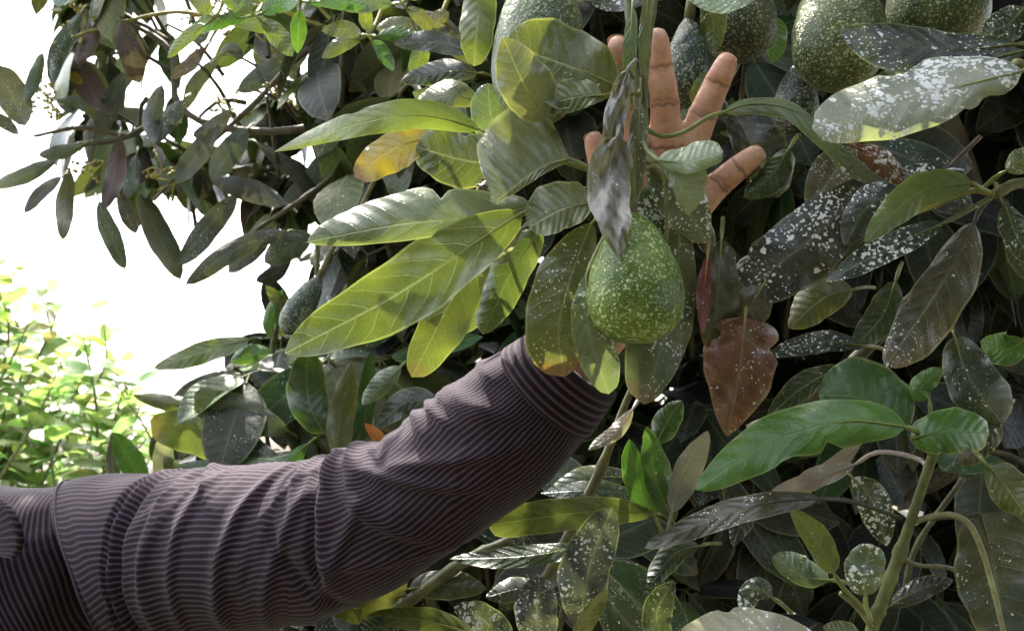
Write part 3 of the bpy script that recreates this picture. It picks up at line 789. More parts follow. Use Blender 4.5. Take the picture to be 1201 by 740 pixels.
# upper left, hanging against the sky
ULD = 1.5
for kd, pts, w1, w2 in [
        ('ol', [(-15, 80), (10, 105), (30, 148)], 24, 22), ('ol', [(50, 62), (42, 90), (30, 122)], 9, 11),
        ('dk', [(96, 14), (70, 60), (62, 100)], 10, 10), ('pp', [(112, 20), (104, 48), (90, 76)], 14, 12),
        ('pp', [(142, 26), (152, 60), (163, 98)], 20, 17), ('dk', [(66, 188), (30, 205), (-10, 220)], 12, 11),
        ('dk', [(72, 208), (50, 225), (28, 250)], 9, 10), ('ol', [(82, 200), (76, 240), (74, 282)], 13, 13),
        ('gg', [(116, 236), (128, 270), (147, 316)], 13, 14), ('pp', [(140, 160), (135, 200), (122, 246)], 15, 13),
        ('bl', [(160, 182), (155, 210), (146, 236)], 10, 10), ('ol', [(140, 226), (148, 250), (160, 274)], 12, 10),
        ('gg', [(162, 226), (185, 275), (212, 328)], 20, 17), ('dk', [(278, 228), (248, 262), (208, 312)], 18, 15),
        ('dk', [(336, 272), (280, 290), (217, 334)], 15, 14), ('bl', [(336, 240), (290, 222), (248, 212)], 16, 15),
        ('gg', [(290, 152), (268, 180), (248, 212)], 18, 18), ('gg', [(252, 150), (232, 180), (206, 214)], 16, 16),
        ('dk', [(302, 168), (345, 200), (386, 250)], 10, 12), ('gg', [(366, 276), (340, 290), (310, 308)], 18, 20),
        ('dk', [(362, 62), (320, 84), (278, 108)], 16, 17), ('dk', [(402, 88), (378, 115), (356, 150)], 14, 14),
        ('pp', [(240, 56), (222, 76), (200, 92)], 10, 10), ('dk', [(150, 84), (132, 115), (114, 164)], 15, 14),
        ('dk', [(92, 80), (74, 110), (86, 134)], 12, 12), ('dk', [(215, 118), (190, 150), (168, 172)], 14, 14),
        ('ol', [(102, 132), (88, 120), (66, 118)], 7, 7), ('dk', [(318, 250), (300, 285), (268, 320)], 16, 16),
        ('dk', [(340, 290), (325, 318), (300, 330)], 12, 12), ('ol', [(96, 170), (75, 178), (45, 182)], 10, 10),
        ('dk', [(190, 100), (178, 140), (182, 168)], 13, 13), ('ol', [(216, 130), (230, 100), (255, 70)], 12, 10),
        ('dk', [(270, 130), (250, 150), (226, 160)], 12, 12), ('dk', [(380, 180), (360, 215), (330, 240)], 13, 13),
        ('yg', [(430, 20), (470, 8), (505, -20)], 12, 14), ('yg', [(425, 30), (395, 10), (370, -18)], 14, 14),
        ('br', [(352, 34), (300, 22), (262, -5)], 14, 16), ('yg', [(250, 30), (280, 10), (300, -20)], 12, 12),
        ('br', [(360, 30), (400, 40), (440, 30)], 10, 14), ('yg', [(420, 45), (450, 60), (480, 62)], 9, 9),
        ('yl', [(75, 92), (85, 90), (97, 98)], 7, 7), ('dk', [(470, 150), (440, 180), (400, 200)], 14, 14),
        ('dk', [(440, 90), (420, 120), (410, 160)], 13, 13), ('bl', [(480, 210), (460, 190), (432, 170)], 14, 12),
        ('ol', [(-20, 130), (5, 145), (22, 158)], 10, 8), ('bl', [(118, 130), (108, 160), (110, 196)], 12, 12),
        ('gg', [(232, 52), (238, 38), (246, 30)], 10, 10), ('ol', [(258, 64), (272, 58), (285, 70)], 9, 9)]:
    dd = ULD + rng.uniform(-.1, .12)
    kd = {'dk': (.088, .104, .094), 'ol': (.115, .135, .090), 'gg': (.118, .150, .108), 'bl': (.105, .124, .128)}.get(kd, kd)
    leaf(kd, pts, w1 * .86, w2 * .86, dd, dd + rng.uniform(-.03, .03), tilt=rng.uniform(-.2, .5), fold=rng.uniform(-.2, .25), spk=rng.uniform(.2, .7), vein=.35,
         a=.6, b=.6, dry=.2 if rng.uniform() > .7 else 0, n=16, m=3, mat=DIM_LEAF)

for (cx_, cy_, na_) in [(432, 42, 5), (300, 18, 4), (250, 22, 3), (505, 40, 4), (352, 2, 4), (470, 4, 3)]:
    a0 = rng.uniform(0, 6.28)
    for q in range(na_):
        an = a0 + q * 6.28 / na_ + rng.normal(0, .2)
        L_ = rng.uniform(55, 90)
        e = (cx_ + L_ * math.cos(an), cy_ + .6 * L_ * math.sin(an) + 8)
        w_ = rng.uniform(8, 13)
        leaf(['yg', 'yg', 'br', 'yl'][rng.choice(4, p=[.5, .2, .25, .05])], [(cx_ + .15 * (e[0] - cx_), cy_ + .15 * (e[1] - cy_)), ((cx_ + e[0]) / 2, (cy_ + e[1]) / 2 - 5), e], w_, w_, 1.10 + rng.uniform(-.04, .04), tilt=.5,
             spk=.1, vein=.7, pet=[(cx_, cy_)], n=14, m=3)
    twig([(cx_, cy_), (cx_ + 12, cy_ - 20), (cx_ + 40, cy_ - 90)], [1.10, 1.13, 1.18], 2.6, 3.4, (.36, .35, .09), kn=False)
# ---- twigs, young stems, boughs
twig([(1018, 750), (1040, 690), (1060, 635), (1080, 575), (1096, 528)], .605, 8, 5.8, (.15, .18, .055), name='young_stem', n=60, label='green-brown young stem with bright new leaves')
twig([(1048, 648), (1075, 662), (1120, 668), (1160, 700)], [.606, .61, .63, .66], 3.2, 1.6, (.2, .2, .08))
twig([(1066, 612), (1120, 604), (1150, 640), (1182, 760)], [.606, .596, .592, .59], 4, 2.8, (.30, .30, .16), kn=False)
twig([(1060, 700), (1075, 640), (1130, 560)], .66, 4, 3, (.12, .12, .05))
twig([(985, 695), (1005, 712), (1022, 735)], .60, 3, 3, (.22, .22, .09), kn=False)
twig([(1166, 228), (1200, 215), (1260, 230)], [.63, .64, .66], 6, 7, (.2, .2, .09))
twig([(1166, 228), (1140, 224), (1100, 240), (1075, 250)], .628, 4, 2.5, (.27, .27, .08), kn=False)
twig([(1190, 74), (1230, 90), (1300, 100)], [.605, .63, .68], 5, 7, (.22, .22, .09))
twig([(1115, 300), (1060, 360), (1000, 425), (930, 480), (880, 505)], [.74, .75, .76, .78, .8], 6, 9, (.10, .085, .06), label=None)
twig([(1150, 160), (1090, 220), (1060, 260)], .72, 3, 2, (.14, .11, .07))
twig([(640, 680), (700, 560), (735, 470), (760, 420)], [.86, .80, .78, .77], 7, 4, (.15, .15, .07))
twig([(455, 722), (500, 690), (545, 658), (600, 632)], [.86, .86, .87, .88], 8, 6, (.11, .115, .05))
twig([(440, 668), (462, 690), (480, 700)], .86, 3, 3, (.15, .15, .07))
twig([(372, 285), (372, 330)], [1.2, 1.2], 3, 2.5, (.17, .18, .07))
twig([(200, 50), (130, 10), (60, -30)], [1.55, 1.55, 1.6], 4, 5, (.10, .09, .06))
twig([(140, 20), (200, 60), (208, 120), (260, 150), (360, 150), (480, 110), (620, 60)], [1.55, 1.52, 1.5, 1.5, 1.5, 1.52, 1.6], 3, 6, (.17, .15, .10), name='branch')
twig([(90, 170), (150, 160), (215, 120)], 1.5, 3, 4, (.10, .09, .06))
twig([(40, 160), (95, 150), (150, 160)], 1.5, 2, 3, (.12, .1, .06))
twig([(180, 235), (230, 185), (300, 120), (360, 60), (430, 40), (560, 20)], [1.5, 1.5, 1.5, 1.52, 1.55, 1.6], 2, 5, (.17, .15, .10), name='branch')
twig([(300, 270), (360, 230), (420, 190), (520, 150)], [1.45, 1.45, 1.5, 1.6], 2.5, 5, (.17, .15, .10), name='branch')
for p in [[(430, 40), (470, 20), (520, -30)], [(420, 45), (360, 25), (310, 5), (250, -10)], [(415, 50), (380, 15), (350, -20)],
          [(250, 20), (200, 15), (130, 30), (60, 52)], [(430, 40), (440, 10), (450, -30)], [(300, 20), (260, 30), (240, 60)],
          [(350, 100), (330, 70), (300, 40)]]:
    twig(p, 1.48, 2.6, 1.6, (.38, .36, .08), kn=False)
twig([(540, 800), (480, 640), (420, 560), (390, 520), (385, 480)], [1.3, 1.25, 1.2, 1.15, 1.14], 9, 4, (.13, .14, .06), name='branch')
twig([(390, 530), (340, 480), (320, 420), (325, 380)], [1.2, 1.25, 1.3, 1.3], 5, 3, (.15, .16, .06))
for p in [(95, 20), (100, 30), (60, 120), (45, 105), (255, 30), (245, 18), (230, 20), (300, 8), (270, 130), (430, 10), (410, 20), (330, 110), (55, 115), (205, 215), (190, 200), (100, 195)]:
    # flower panicles: thin yellow stalks with small buds
    V, F = [], []
    base = np.array(p, float)
    for q in range(6):
        ang = rng.uniform(0, 6.28)
        e = base + np.array([math.cos(ang), math.sin(ang)]) * rng.uniform(10, 26)
        pth = spline(P([base[0], (base[0] + e[0]) / 2 + rng.normal(0, 3), e[0]], [base[1], (base[1] + e[1]) / 2 + rng.normal(0, 3), e[1]], [1.5, 1.5, 1.5 + rng.normal(0, .02)]), 5)
        tv, tf = tube_arrays(pth, np.linspace(.0014, .0008, 6), 5)
        F += [tuple(i + len(V) for i in f) for f in tf]
        V += tv.tolist()
        for z in range(3):
            c = pth[-1 - z] + rng.normal(0, .002, 3)
            tv, tf = tube_arrays(np.array([c - [0, 0, .003], c - [0, 0, .0015], c, c + [0, 0, .002]]), [.0012, .003, .003, .001], 5)
            F += [tuple(i + len(V) for i in f) for f in tf]
            V += tv.tolist()
    V = np.array(V)
    me = mesh_from('flower_panicle', V, F, {'col': ('FLOAT_COLOR', np.tile([.42, .40, .10, 1.], (len(V), 1)))}, TWIG)
    part('flower_panicle', me, tree)

# trunk and boughs
path = spline([(0.95, 1.75, -.05), (0.93, 1.74, .35), (0.98, 1.72, .8), (.9, 1.7, 1.3)], 24)
V, F = tube_arrays(path, np.linspace(.13, .085, 25) * (1 + .06 * np.sin(np.arange(25) * 1.3)), 16)
part('trunk', mesh_from('trunk', V, F, {}, BARK), tree)
for pp, r0, r1 in [([(.9, 1.7, 1.25), (.6, 1.75, 1.6), (.1, 1.75, 1.9), (-.15, 1.68, 1.97)], .04, .008),
                   ([(.92, 1.7, 1.2), (1.1, 1.8, 1.8), (.9, 1.9, 2.6), (.7, 1.9, 3.2)], .06, .02),
                   ([(.95, 1.72, .9), (.6, 1.5, 1.1), (.2, 1.35, 1.15), (-.15, 1.3, 1.2)], .04, .01),
                   ([(.9, 1.7, 1.3), (.6, 1.3, 1.8), (.3, .95, 2.1), (.1, .75, 2.05)], .04, .008),
                   ([(.95, 1.72, .8), (.8, 1.2, .95), (.5, .9, 1.05), (.3, .75, 1.1)], .035, .008),
                   ([(.92, 1.7, 1.2), (.8, 1.2, 1.5), (.6, .85, 1.6), (.45, .7, 1.58)], .035, .008)]:
    path = spline(pp, 24)
    V, F = tube_arrays(path, np.linspace(r0, r1, 25) * (1 + .07 * np.sin(np.arange(25) * 1.7)), 10)
    part('bough', mesh_from('bough', V, F, {}, BARK), tree)

# ---- foliage mass: whorls of leaves round twig ends
def blade(base, dr, nrm, L, W, bend, fold, n, m, a=.6, b=.7):
    """one leaf in space: arrays of points and leaf coordinates"""
    t = np.linspace(0, 1, n + 1)
    s = np.linspace(-1, 1, 2 * m + 1)
    f = profile(t, a, b)
    f[0] = .04
    f[-1] = .01
    T, S = np.meshgrid(t, s, indexing='ij')
    Fm = f[:, None] * np.ones_like(S)
    side = np.cross(dr, nrm)
    side /= np.linalg.norm(side) + 1e-9
    up = np.cross(side, dr)
    al = L * (T - .25 * bend * T ** 3)
    dn = -L * bend * T ** 2
    lt = W * Fm * S
    h = fold * np.abs(lt) + .05 * W * np.sin(T * 9 + S * 3) * np.abs(S)
    V = base + al[..., None] * dr + (dn + h)[..., None] * up + lt[..., None] * side
    U = np.stack([T, S * Fm, S], -1)
    return V.reshape(-1, 3), U.reshape(-1, 3)


def grid_faces(n, m):
    k = 2 * m + 1
    i = (np.arange(n)[:, None] * k + np.arange(k - 1)[None]).ravel()
    return np.stack([i, i + 1, i + k + 1, i + k], 1)


class Bag:
    def __init__(s):
        s.V, s.U, s.C, s.R, s.F, s.n = [], [], [], [], [], 0

    def add(s, V, U, c, par, F):
        s.V.append(V)
        s.U.append(U)
        s.C.append(np.tile(np.array([*c, 1.0]), (len(V), 1)))
        s.R.append(np.tile(np.array(par), (len(V), 1)))
        s.F.append(F + s.n)
        s.n += len(V)

    def mesh(s, name, mat=None):
        return mesh_from(name, np.vstack(s.V), np.vstack(s.F), {'luv': ('FLOAT_VECTOR', np.vstack(s.U)), 'col': ('FLOAT_COLOR', np.vstack(s.C)),
                                                               'par': ('FLOAT_VECTOR', np.vstack(s.R))}, mat or LEAF)


GF_LO = grid_faces(6, 2)
GF_HI = grid_faces(12, 3)


def inside(poly, x, y):
    c = False
    j = len(poly) - 1
    for i in range(len(poly)):
        (x1, y1), (x2, y2) = poly[i], poly[j]
        if (y1 > y) != (y2 > y) and x < (x2 - x1) * (y - y1) / (y2 - y1) + x1:
            c = not c
        j = i
    return c


ARM = [(-200, 500), (90, 525), (430, 490), (610, 355), (740, 330), (830, 20), (930, 150), (800, 300), (720, 520), (560, 680), (440, 760), (200, 900), (-200, 900)]
bag = Bag()
stems = Bag()
PARTS = [0]


def pick(w):
    ks = list(w)
    p = np.array([w[k] for k in ks], float)
    return ks[rng.choice(len(ks), p=p / p.sum())]


SD = np.array(sdir)
GAPS = [(P(x, y, d), r) for x, y, d, r in [(450, 345, .64, .05), (440, 140, .69, .045), (515, 370, .66, .03), (455, 190, .72, .03),
        (280, 490, 1.15, .10), (430, 30, 1.10, .10), (300, 10, 1.10, .12), (500, 30, 1.10, .06), (360, 10, 1.10, .1), (230, 10, 1.15, .1), (1080, 90, .60, .03), (640, 150, .64, .03)]]


def in_gap(p):
    for g, r in GAPS:
        v = p - g
        t = v @ SD
        if t > .02 and np.linalg.norm(v - t * SD) < r + .045:
            return True
    return False


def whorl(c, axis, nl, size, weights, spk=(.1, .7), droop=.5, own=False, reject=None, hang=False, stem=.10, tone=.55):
    axis = axis / np.linalg.norm(axis)
    ref = np.array([.3, .2, .9])
    a = np.cross(axis, ref)
    a /= np.linalg.norm(a)
    b = np.cross(axis, a)
    th0 = rng.uniform(0, 6.28)
    for i in range(nl):
        th = th0 + i * 2.4 + rng.normal(0, .2)
        lift = rng.uniform(.0, .7)
        dr = (a * math.cos(th) + b * math.sin(th)) + axis * lift
        dr[2] -= droop * rng.uniform(.5, 1.4)
        dr /= np.linalg.norm(dr)
        L = size * rng.uniform(.7, 1.2)
        W = L * rng.uniform(.19, .27)
        nrm = (axis * .5 + np.array([0, -.15, .8]) + rng.normal(0, .25, 3)) if not hang else (np.array([0, -.9, .25]) + rng.normal(0, .35, 3))
        base = c + dr * L * .12
        if not own and in_gap(base + dr * L * .45):
            continue
        if reject is not None:
            ok = True
            for f in (0, .35, .7, 1.):
                w = base + dr * L * f
                x, y, d = proj(w)
                if reject(x, y, d):
                    ok = False
                    break
            if not ok:
                continue
        col = np.array(KIND[pick(weights)]) * (1 + rng.normal(0, .12, 3)) * (.8 if own else tone)  # default tone darkens filler colour so the crown interior looks shaded
        par = (rng.uniform(*spk), .5, .4 if rng.uniform() > .75 else 0.)
        if own:
            V, U = blade(base, dr, nrm, L, W, rng.uniform(.0, .35), rng.uniform(-.1, .25), 12, 3)
            bg_ = Bag()
            bg_.add(V, U, np.clip(col, .01, .9), par, GF_HI)
            pv, pf = tube_arrays(np.array([c, c + dr * L * .06, base + dr * L * .02]), .0014, 4, cap=False)
            bg_.add(pv, np.tile([.5, .3, 0.], (len(pv), 1)), (.2, .21, .08), (.1, 0, 0), np.array(pf))
            part('leaf', bg_.mesh('leaf', DIM_LEAF), tree)
            PARTS[0] += 1
        else:
            V, U = blade(base, dr, nrm, L, W, rng.uniform(.0, .4), rng.uniform(-.1, .25), 6, 2)
            bag.add(V, U, np.clip(col, .01, .9), par, GF_LO)
            pv, pf = tube_arrays(np.array([c, base + dr * L * .02]), .0014, 4, cap=False)
            bag.add(pv, np.tile([.5, .3, 0.], (len(pv), 1)), (.16, .17, .07), (.1, 0, 0), np.array(pf))
    pth = spline(np.array([c - axis * stem + np.array([0, .02, -.03]), c - axis * stem * .5, c]), 4)
    pv, pf = tube_arrays(pth, np.linspace(.0045, .0025, 5), 5, cap=False)
    stems.add(pv, np.zeros((len(pv), 3)), (.11, .10, .055), (0, 0, 0), np.array(pf))


def rej_arm(x, y, d):
    return d < 1.02 and inside(ARM, x, y)


SKYPOLY = [(-400, -300), (20, -300), (20, 40), (70, 20), (40, 180), (60, 230), (110, 250), (215, 340), (300, 345), (320, 400), (170, 440), (150, 500), (110, 560), (110, 900), (-400, 900)]
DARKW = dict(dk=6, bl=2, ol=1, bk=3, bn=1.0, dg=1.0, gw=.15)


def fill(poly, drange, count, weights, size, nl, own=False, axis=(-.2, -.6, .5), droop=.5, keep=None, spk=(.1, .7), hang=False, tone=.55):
    done, tries = 0, 0
    xs = [p[0] for p in poly]
    ys = [p[1] for p in poly]
    while done < count and tries < count * 40:
        tries += 1
        x, y = rng.uniform(min(xs), max(xs)), rng.uniform(min(ys), max(ys))
        if not inside(poly, x, y):
            continue
        d = rng.uniform(*drange)
        if keep and not keep(x, y, d):
            continue
        c = P(x, y, d)
        if c[2] < .25:
            continue
        whorl(c, np.array(axis) + rng.normal(0, .45, 3), nl + rng.integers(-1, 3), size, weights, spk=spk, droop=droop, own=own, hang=hang, tone=tone,
              reject=lambda X, Y, D: rej_arm(X, Y, D) or inside(SKYPOLY, X, Y) or D < drange[0] - .10)
        done += 1


# near layers, each leaf its own part
fill([(860, -30), (1240, -30), (1240, 760), (760, 760), (740, 620), (820, 480), (840, 300)], (.95, 1.10), 4, DARKW, .12, 5, own=True, spk=(.1, .9), hang=True, droop=.9)
fill([(480, 620), (760, 520), (860, 760), (420, 780)], (.92, 1.1), 4, DARKW, .12, 5, own=True, spk=(.2, .9), hang=True, droop=.7)
fill([(330, 400), (560, 390), (600, 420), (430, 520), (300, 540), (230, 560), (250, 440)], (1.15, 1.35), 7, dict(dk=2, ol=2, dg=3, bl=2, gg=2, br=.6), .12, 5, own=True)
# depth of the crown
RIGHT = [(560, -120), (1330, -120), (1330, 900), (420, 900), (500, 740), (640, 600), (640, 300), (540, 240)]
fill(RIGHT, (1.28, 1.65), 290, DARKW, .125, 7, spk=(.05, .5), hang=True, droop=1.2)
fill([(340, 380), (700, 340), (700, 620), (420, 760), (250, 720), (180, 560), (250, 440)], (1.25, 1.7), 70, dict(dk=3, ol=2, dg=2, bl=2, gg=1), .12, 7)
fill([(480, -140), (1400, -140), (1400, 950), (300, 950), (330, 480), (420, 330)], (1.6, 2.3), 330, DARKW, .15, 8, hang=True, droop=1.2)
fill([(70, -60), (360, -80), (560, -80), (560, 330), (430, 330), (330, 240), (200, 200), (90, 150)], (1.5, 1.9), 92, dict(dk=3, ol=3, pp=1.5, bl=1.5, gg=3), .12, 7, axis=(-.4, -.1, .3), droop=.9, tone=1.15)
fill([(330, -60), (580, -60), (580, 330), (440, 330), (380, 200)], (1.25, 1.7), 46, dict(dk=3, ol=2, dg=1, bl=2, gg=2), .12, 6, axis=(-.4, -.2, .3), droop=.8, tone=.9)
# crown overhead, out of view, which shades the place
cnt = 0
while cnt < 780:
    x, y = rng.uniform(-1.0, 2.6), rng.uniform(.36, 3.2)
    if x < .10 and y < .86:
        continue
    if x < .24 and y < .6:
        continue
    z0 = 1.45 + y * math.tan(PITCH + math.radians(17.6)) + .16
    z = z0 + rng.uniform(0, 1.1)
    if x < -.2 - .15 * y and z < z0 + .2 and y > .9:
        continue
    if x < -.5 and rng.uniform() < .35:
        continue
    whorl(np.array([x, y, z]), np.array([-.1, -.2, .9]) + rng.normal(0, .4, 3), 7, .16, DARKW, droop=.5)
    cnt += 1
part('foliage', bag.mesh('foliage', DIM_LEAF), tree, 'dark mass of leaves inside the crown', kind='stuff')
part('twigs', stems.mesh('twigs', TWIG), tree, kind='stuff')

# ------------------------------------------------------------------ avocados
def avocado(px, py, d, wpx, hpx, tilt, c, label, neck=.55, lean=0.0, stalk=5):
    """px,py centre of the fruit; wpx,hpx apparent width and height; tilt in the picture plane (deg); lean to/from the camera"""
    sc = d / FPX
    W, H = wpx * sc / 2, hpx * sc
    n, k = 44, 48
    t = np.linspace(0, 1, n + 1)
    # pear profile: 0 at stalk, 1 at bottom
    ang = np.pi * t
    r = np.sin(ang) ** .85 * (neck + (1 - neck) * (.5 - .5 * np.cos(np.pi * np.clip(t * 1.28, 0, 1))) ** 1.1)
    r = r / r.max() * W
    z = H * (.5 - t) + 0
    z = H * .5 * np.sign(np.cos(ang)) * np.abs(np.cos(ang)) ** .95
    th = np.linspace(0, 2 * np.pi, k, endpoint=False)
    R = r[:, None] * (1 + .025 * np.sin(2 * th + 1) + .015 * np.sin(3 * th))[None]
    X, Y = R * np.cos(th), R * np.sin(th)
    Z = np.repeat(z[:, None], k, 1)
    V = np.stack([X, Y, Z], -1).reshape(-1, 3)
    V += .0005 * np.sin(V[:, [1]] * 400) * np.sin(V[:, [2]] * 350)
    F = []
    for i in range(n):
        for j in range(k):
            F.append((i * k + j, i * k + (j + 1) % k, (i + 1) * k + (j + 1) % k, (i + 1) * k + j))
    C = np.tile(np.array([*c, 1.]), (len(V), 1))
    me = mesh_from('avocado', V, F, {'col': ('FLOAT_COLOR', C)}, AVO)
    o = obj('avocado', me, None, label, 'avocado', 'avocados hanging in the tree')
    o.location = P(px, py, d)
    o.rotation_euler = (lean, math.radians(tilt), random.uniform(0, 6))
    o.rotation_mode = 'ZYX'
    # stalk of the fruit
    pth = spline(np.array([(0, 0, H * .49), (.001, 0, H * .53), (.004, .003, H * .5 + .04), (.001, .002, H * .5 + .10), (.010, .004, H * .5 + .17)][:stalk]), 12)
    V, F = tube_arrays(pth, np.concatenate([[.0042, .0036, .0031], np.linspace(.0027, .0032, 10)]), 8)
    s = obj('stalk', mesh_from('stalk', V, F, {'col': ('FLOAT_COLOR', np.tile([.2, .2, .08, 1.], (len(V), 1)))}, TWIG), o)
    return o


GREEN = (.125, .20, .024)
avocado(744, 326, .612, 116, 154, 0, GREEN, 'plump green speckled avocado held in front of the open hand', neck=.50, stalk=3)
avocado(634, 40, .72, 112, 220, 4, (.09, .13, .05), 'green avocado behind round olive leaves beside the fruit stalk', neck=.5)
avocado(983, 28, .70, 108, 160, 0, (.11, .14, .04), 'densely speckled avocado above the pale dusted leaf', neck=.5)
avocado(1096, -8, .72, 112, 140, -6, (.11, .145, .045), 'speckled avocado partly behind the dark leaf over the pale dusted leaf', neck=.5)
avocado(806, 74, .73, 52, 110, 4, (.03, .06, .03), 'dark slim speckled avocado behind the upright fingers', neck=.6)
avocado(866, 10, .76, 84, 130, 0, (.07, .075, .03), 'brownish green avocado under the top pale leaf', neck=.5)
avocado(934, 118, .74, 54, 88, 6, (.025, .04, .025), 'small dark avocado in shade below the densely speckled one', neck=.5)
avocado(355, 358, 1.18, 34, 78, 30, (.05, .085, .05), 'small green avocado hanging behind the yellow-green leaf', neck=.6)

# ------------------------------------------------------------------ person
def surface_net(sdf, lo, hi, h):
    lo, hi = np.array(lo, float), np.array(hi, float)
    n = np.ceil((hi - lo) / h).astype(int) + 1
    g = np.stack(np.meshgrid(*[lo[i] + h * np.arange(n[i]) for i in range(3)], indexing='ij'), -1).astype(np.float32)
    D = sdf(g)
    ins = D < 0
    cells = np.zeros(tuple(n - 1), int)
    for dx in (0, 1):
        for dy in (0, 1):
            for dz in (0, 1):
                cells += ins[dx:n[0] - 1 + dx, dy:n[1] - 1 + dy, dz:n[2] - 1 + dz]
    act = np.argwhere((cells > 0) & (cells < 8))
    idx = -np.ones(tuple(n - 1), int)
    idx[tuple(act.T)] = np.arange(len(act))
    acc = np.zeros((len(act), 3))
    cnt = np.zeros(len(act))
    corners = [(0, 0, 0), (1, 0, 0), (0, 1, 0), (0, 0, 1), (1, 1, 0), (1, 0, 1), (0, 1, 1), (1, 1, 1)]
    for a in corners:
        for ax in range(3):
            if a[ax] == 1:
                continue
            b = list(a)
            b[ax] = 1
            pa, pb = act + a, act + b
            da, db = D[tuple(pa.T)], D[tuple(pb.T)]
            m = (da < 0) != (db < 0)
            t = np.where(m, da / np.where(m, da - db, 1), 0)
            acc += np.where(m[:, None], pa + t[:, None] * (pb - pa), 0)
            cnt += m
    V = lo + h * acc / np.maximum(cnt, 1)[:, None]
    Q = []
    for ax in range(3):
        sl0 = [slice(None)] * 3
        sl1 = [slice(None)] * 3
        sl0[ax] = slice(0, -1)
        sl1[ax] = slice(1, None)
        m = ins[tuple(sl0)] != ins[tuple(sl1)]
        e = np.argwhere(m)
        u, v = (ax + 1) % 3, (ax + 2) % 3
        ok = (e[:, u] > 0) & (e[:, v] > 0) & (e[:, u] < n[u] - 1) & (e[:, v] < n[v] - 1)
        e = e[ok]
        c = []
        for du, dv in ((-1, -1), (0, -1), (0, 0), (-1, 0)):
            w = e.copy()
            w[:, u] += du
            w[:, v] += dv
            c.append(idx[tuple(w.T)])
        q = np.stack(c, 1)
        flip = ~ins[tuple(e.T)]
        q[flip] = q[flip][:, ::-1]
        Q.append(q)
    Q = np.vstack(Q)
    Q = Q[(Q >= 0).all(1)]
    return V, Q


def cone_d(g, p1, r1, p2, r2):
    p1, p2 = np.array(p1, np.float32), np.array(p2, np.float32)
    ba = p2 - p1
    t = np.clip(((g - p1) @ ba) / (ba @ ba + 1e-12), 0, 1)
    return np.linalg.norm(g - p1 - t[..., None] * ba, axis=-1) - (r1 + (r2 - r1) * t)


def smin(a, b, k):
    h = np.clip(.5 + .5 * (b - a) / k, 0, 1)
    return b + (a - b) * h - k * h * (1 - h)


HS = .675 / FPX
def hp(x, y, d):
    return P(x, y, d)


FING = {   # joints in photo pixels and distance; radii in px
    'index': [(748, 208, .690, 20), (737, 130, .690, 16), (728, 84, .686, 14.5), (724, 54, .680, 11)],
    'middle': [(781, 205, .690, 20.5), (780, 122, .678, 16.8), (774, 78, .672, 15), (771, 45, .668, 11.5)],
    'ring': [(797, 214, .692, 20.5), (824, 136, .680, 17), (841, 98, .676, 15), (852, 74, .672, 11.5)],
    'little': [(800, 262, .694, 19), (842, 217, .690, 15.5), (866, 197, .687, 14.3), (886, 182, .684, 11)],
    'thumb': [(728, 300, .684, 20), (722, 240, .672, 17), (707, 198, .666, 15), (697, 166, .664, 11)]}
chains = {k: [(hp(x, y, d), r * HS) for x, y, d, r in v] for k, v in FING.items()}
wr = hp(722, 372, .700)
elbow = hp(428, 612, .775)
fa = hp(650, 450, .712)


def hand_sdf(g):
    pal = cone_d(g, hp(715, 360, .703), 26 * HS, chains['index'][0][0], 23 * HS)
    for e, r0, r1 in ((chains['middle'][0][0], 27, 23), (chains['ring'][0][0], 26, 22.5), (chains['little'][0][0], 25, 21)):
        pal = smin(pal, cone_d(g, hp(730, 360, .703), r0 * HS, e, r1 * HS), .010)
    pal = smin(pal, cone_d(g, hp(718, 352, .692), 26 * HS, chains['thumb'][0][0], 24 * HS), .010)
    pal = smin(pal, cone_d(g, hp(752, 350, .694), 24 * HS, hp(790, 275, .690), 20 * HS), .010)
    D = smin(pal, cone_d(g, hp(722, 372, .702), 32 * HS, hp(640, 462, .718), 38 * HS), .012)
    for kf, ch in chains.items():
        fd = None
        for (a, ra), (b, rb) in zip(ch[:-1], ch[1:]):
            c = cone_d(g, a, ra, b, rb)
            fd = c if fd is None else smin(fd, c, .0015)
        # finger pads
        (a, ra), (b, rb) = ch[-2], ch[-1]
        fd = smin(fd, cone_d(g, a * .35 + b * .65 - FW * .0015, rb * 1.08, a * .2 + b * .8 - FW * .0012, rb * 1.05), .003)
        for (p0, r0), (p1, r1) in zip(ch[:-1], ch[1:]):
            fd = smin(fd, cone_d(g, p0 * .62 + p1 * .38 - FW * .0016, r0 * .86, p0 * .4 + p1 * .6 - FW * .0014, r1 * .93), .003)
        D = smin(D, fd, .0065)
    return D


allp = np.vstack([p for ch in chains.values() for p, _ in ch] + [hp(625, 475, .72)[None]])
HV, HQ = surface_net(hand_sdf, allp.min(0) - .026, allp.max(0) + .026, .00125)
crease = np.zeros(len(HV))
for kf, ch in chains.items():
    cl = []
    for i in (1, 2):
        ax = ch[i + 1][0] - ch[i - 1][0]
        cl.append((ch[i][0], ax / np.linalg.norm(ax), ch[i][1], 1.0))
    ax = ch[1][0] - ch[0][0]
    ax /= np.linalg.norm(ax)
    p = ch[0][0] * .60 + ch[1][0] * .40
    cl.append((p, ax, ch[0][1], 1.0))
    cl.append((ch[1][0] + ax * .0028, ax, ch[1][1], .6))
    for c, ax, rr, s in cl:
        v = HV - c
        al = v @ ax
        near = np.linalg.norm(v - al[:, None] * ax, axis=1) < rr * 1.4
        front = np.clip(-(v @ FW) / rr * 1.6 + .1, 0, 1)
        wob = .0006 * np.sin(v[:, 0] * 900 + rr * 5000)
        g = np.exp(-((al + wob) / .0011) ** 2) * near * front * s
        HV = HV + g[:, None] * FW * .0007
        crease = np.maximum(crease, g)

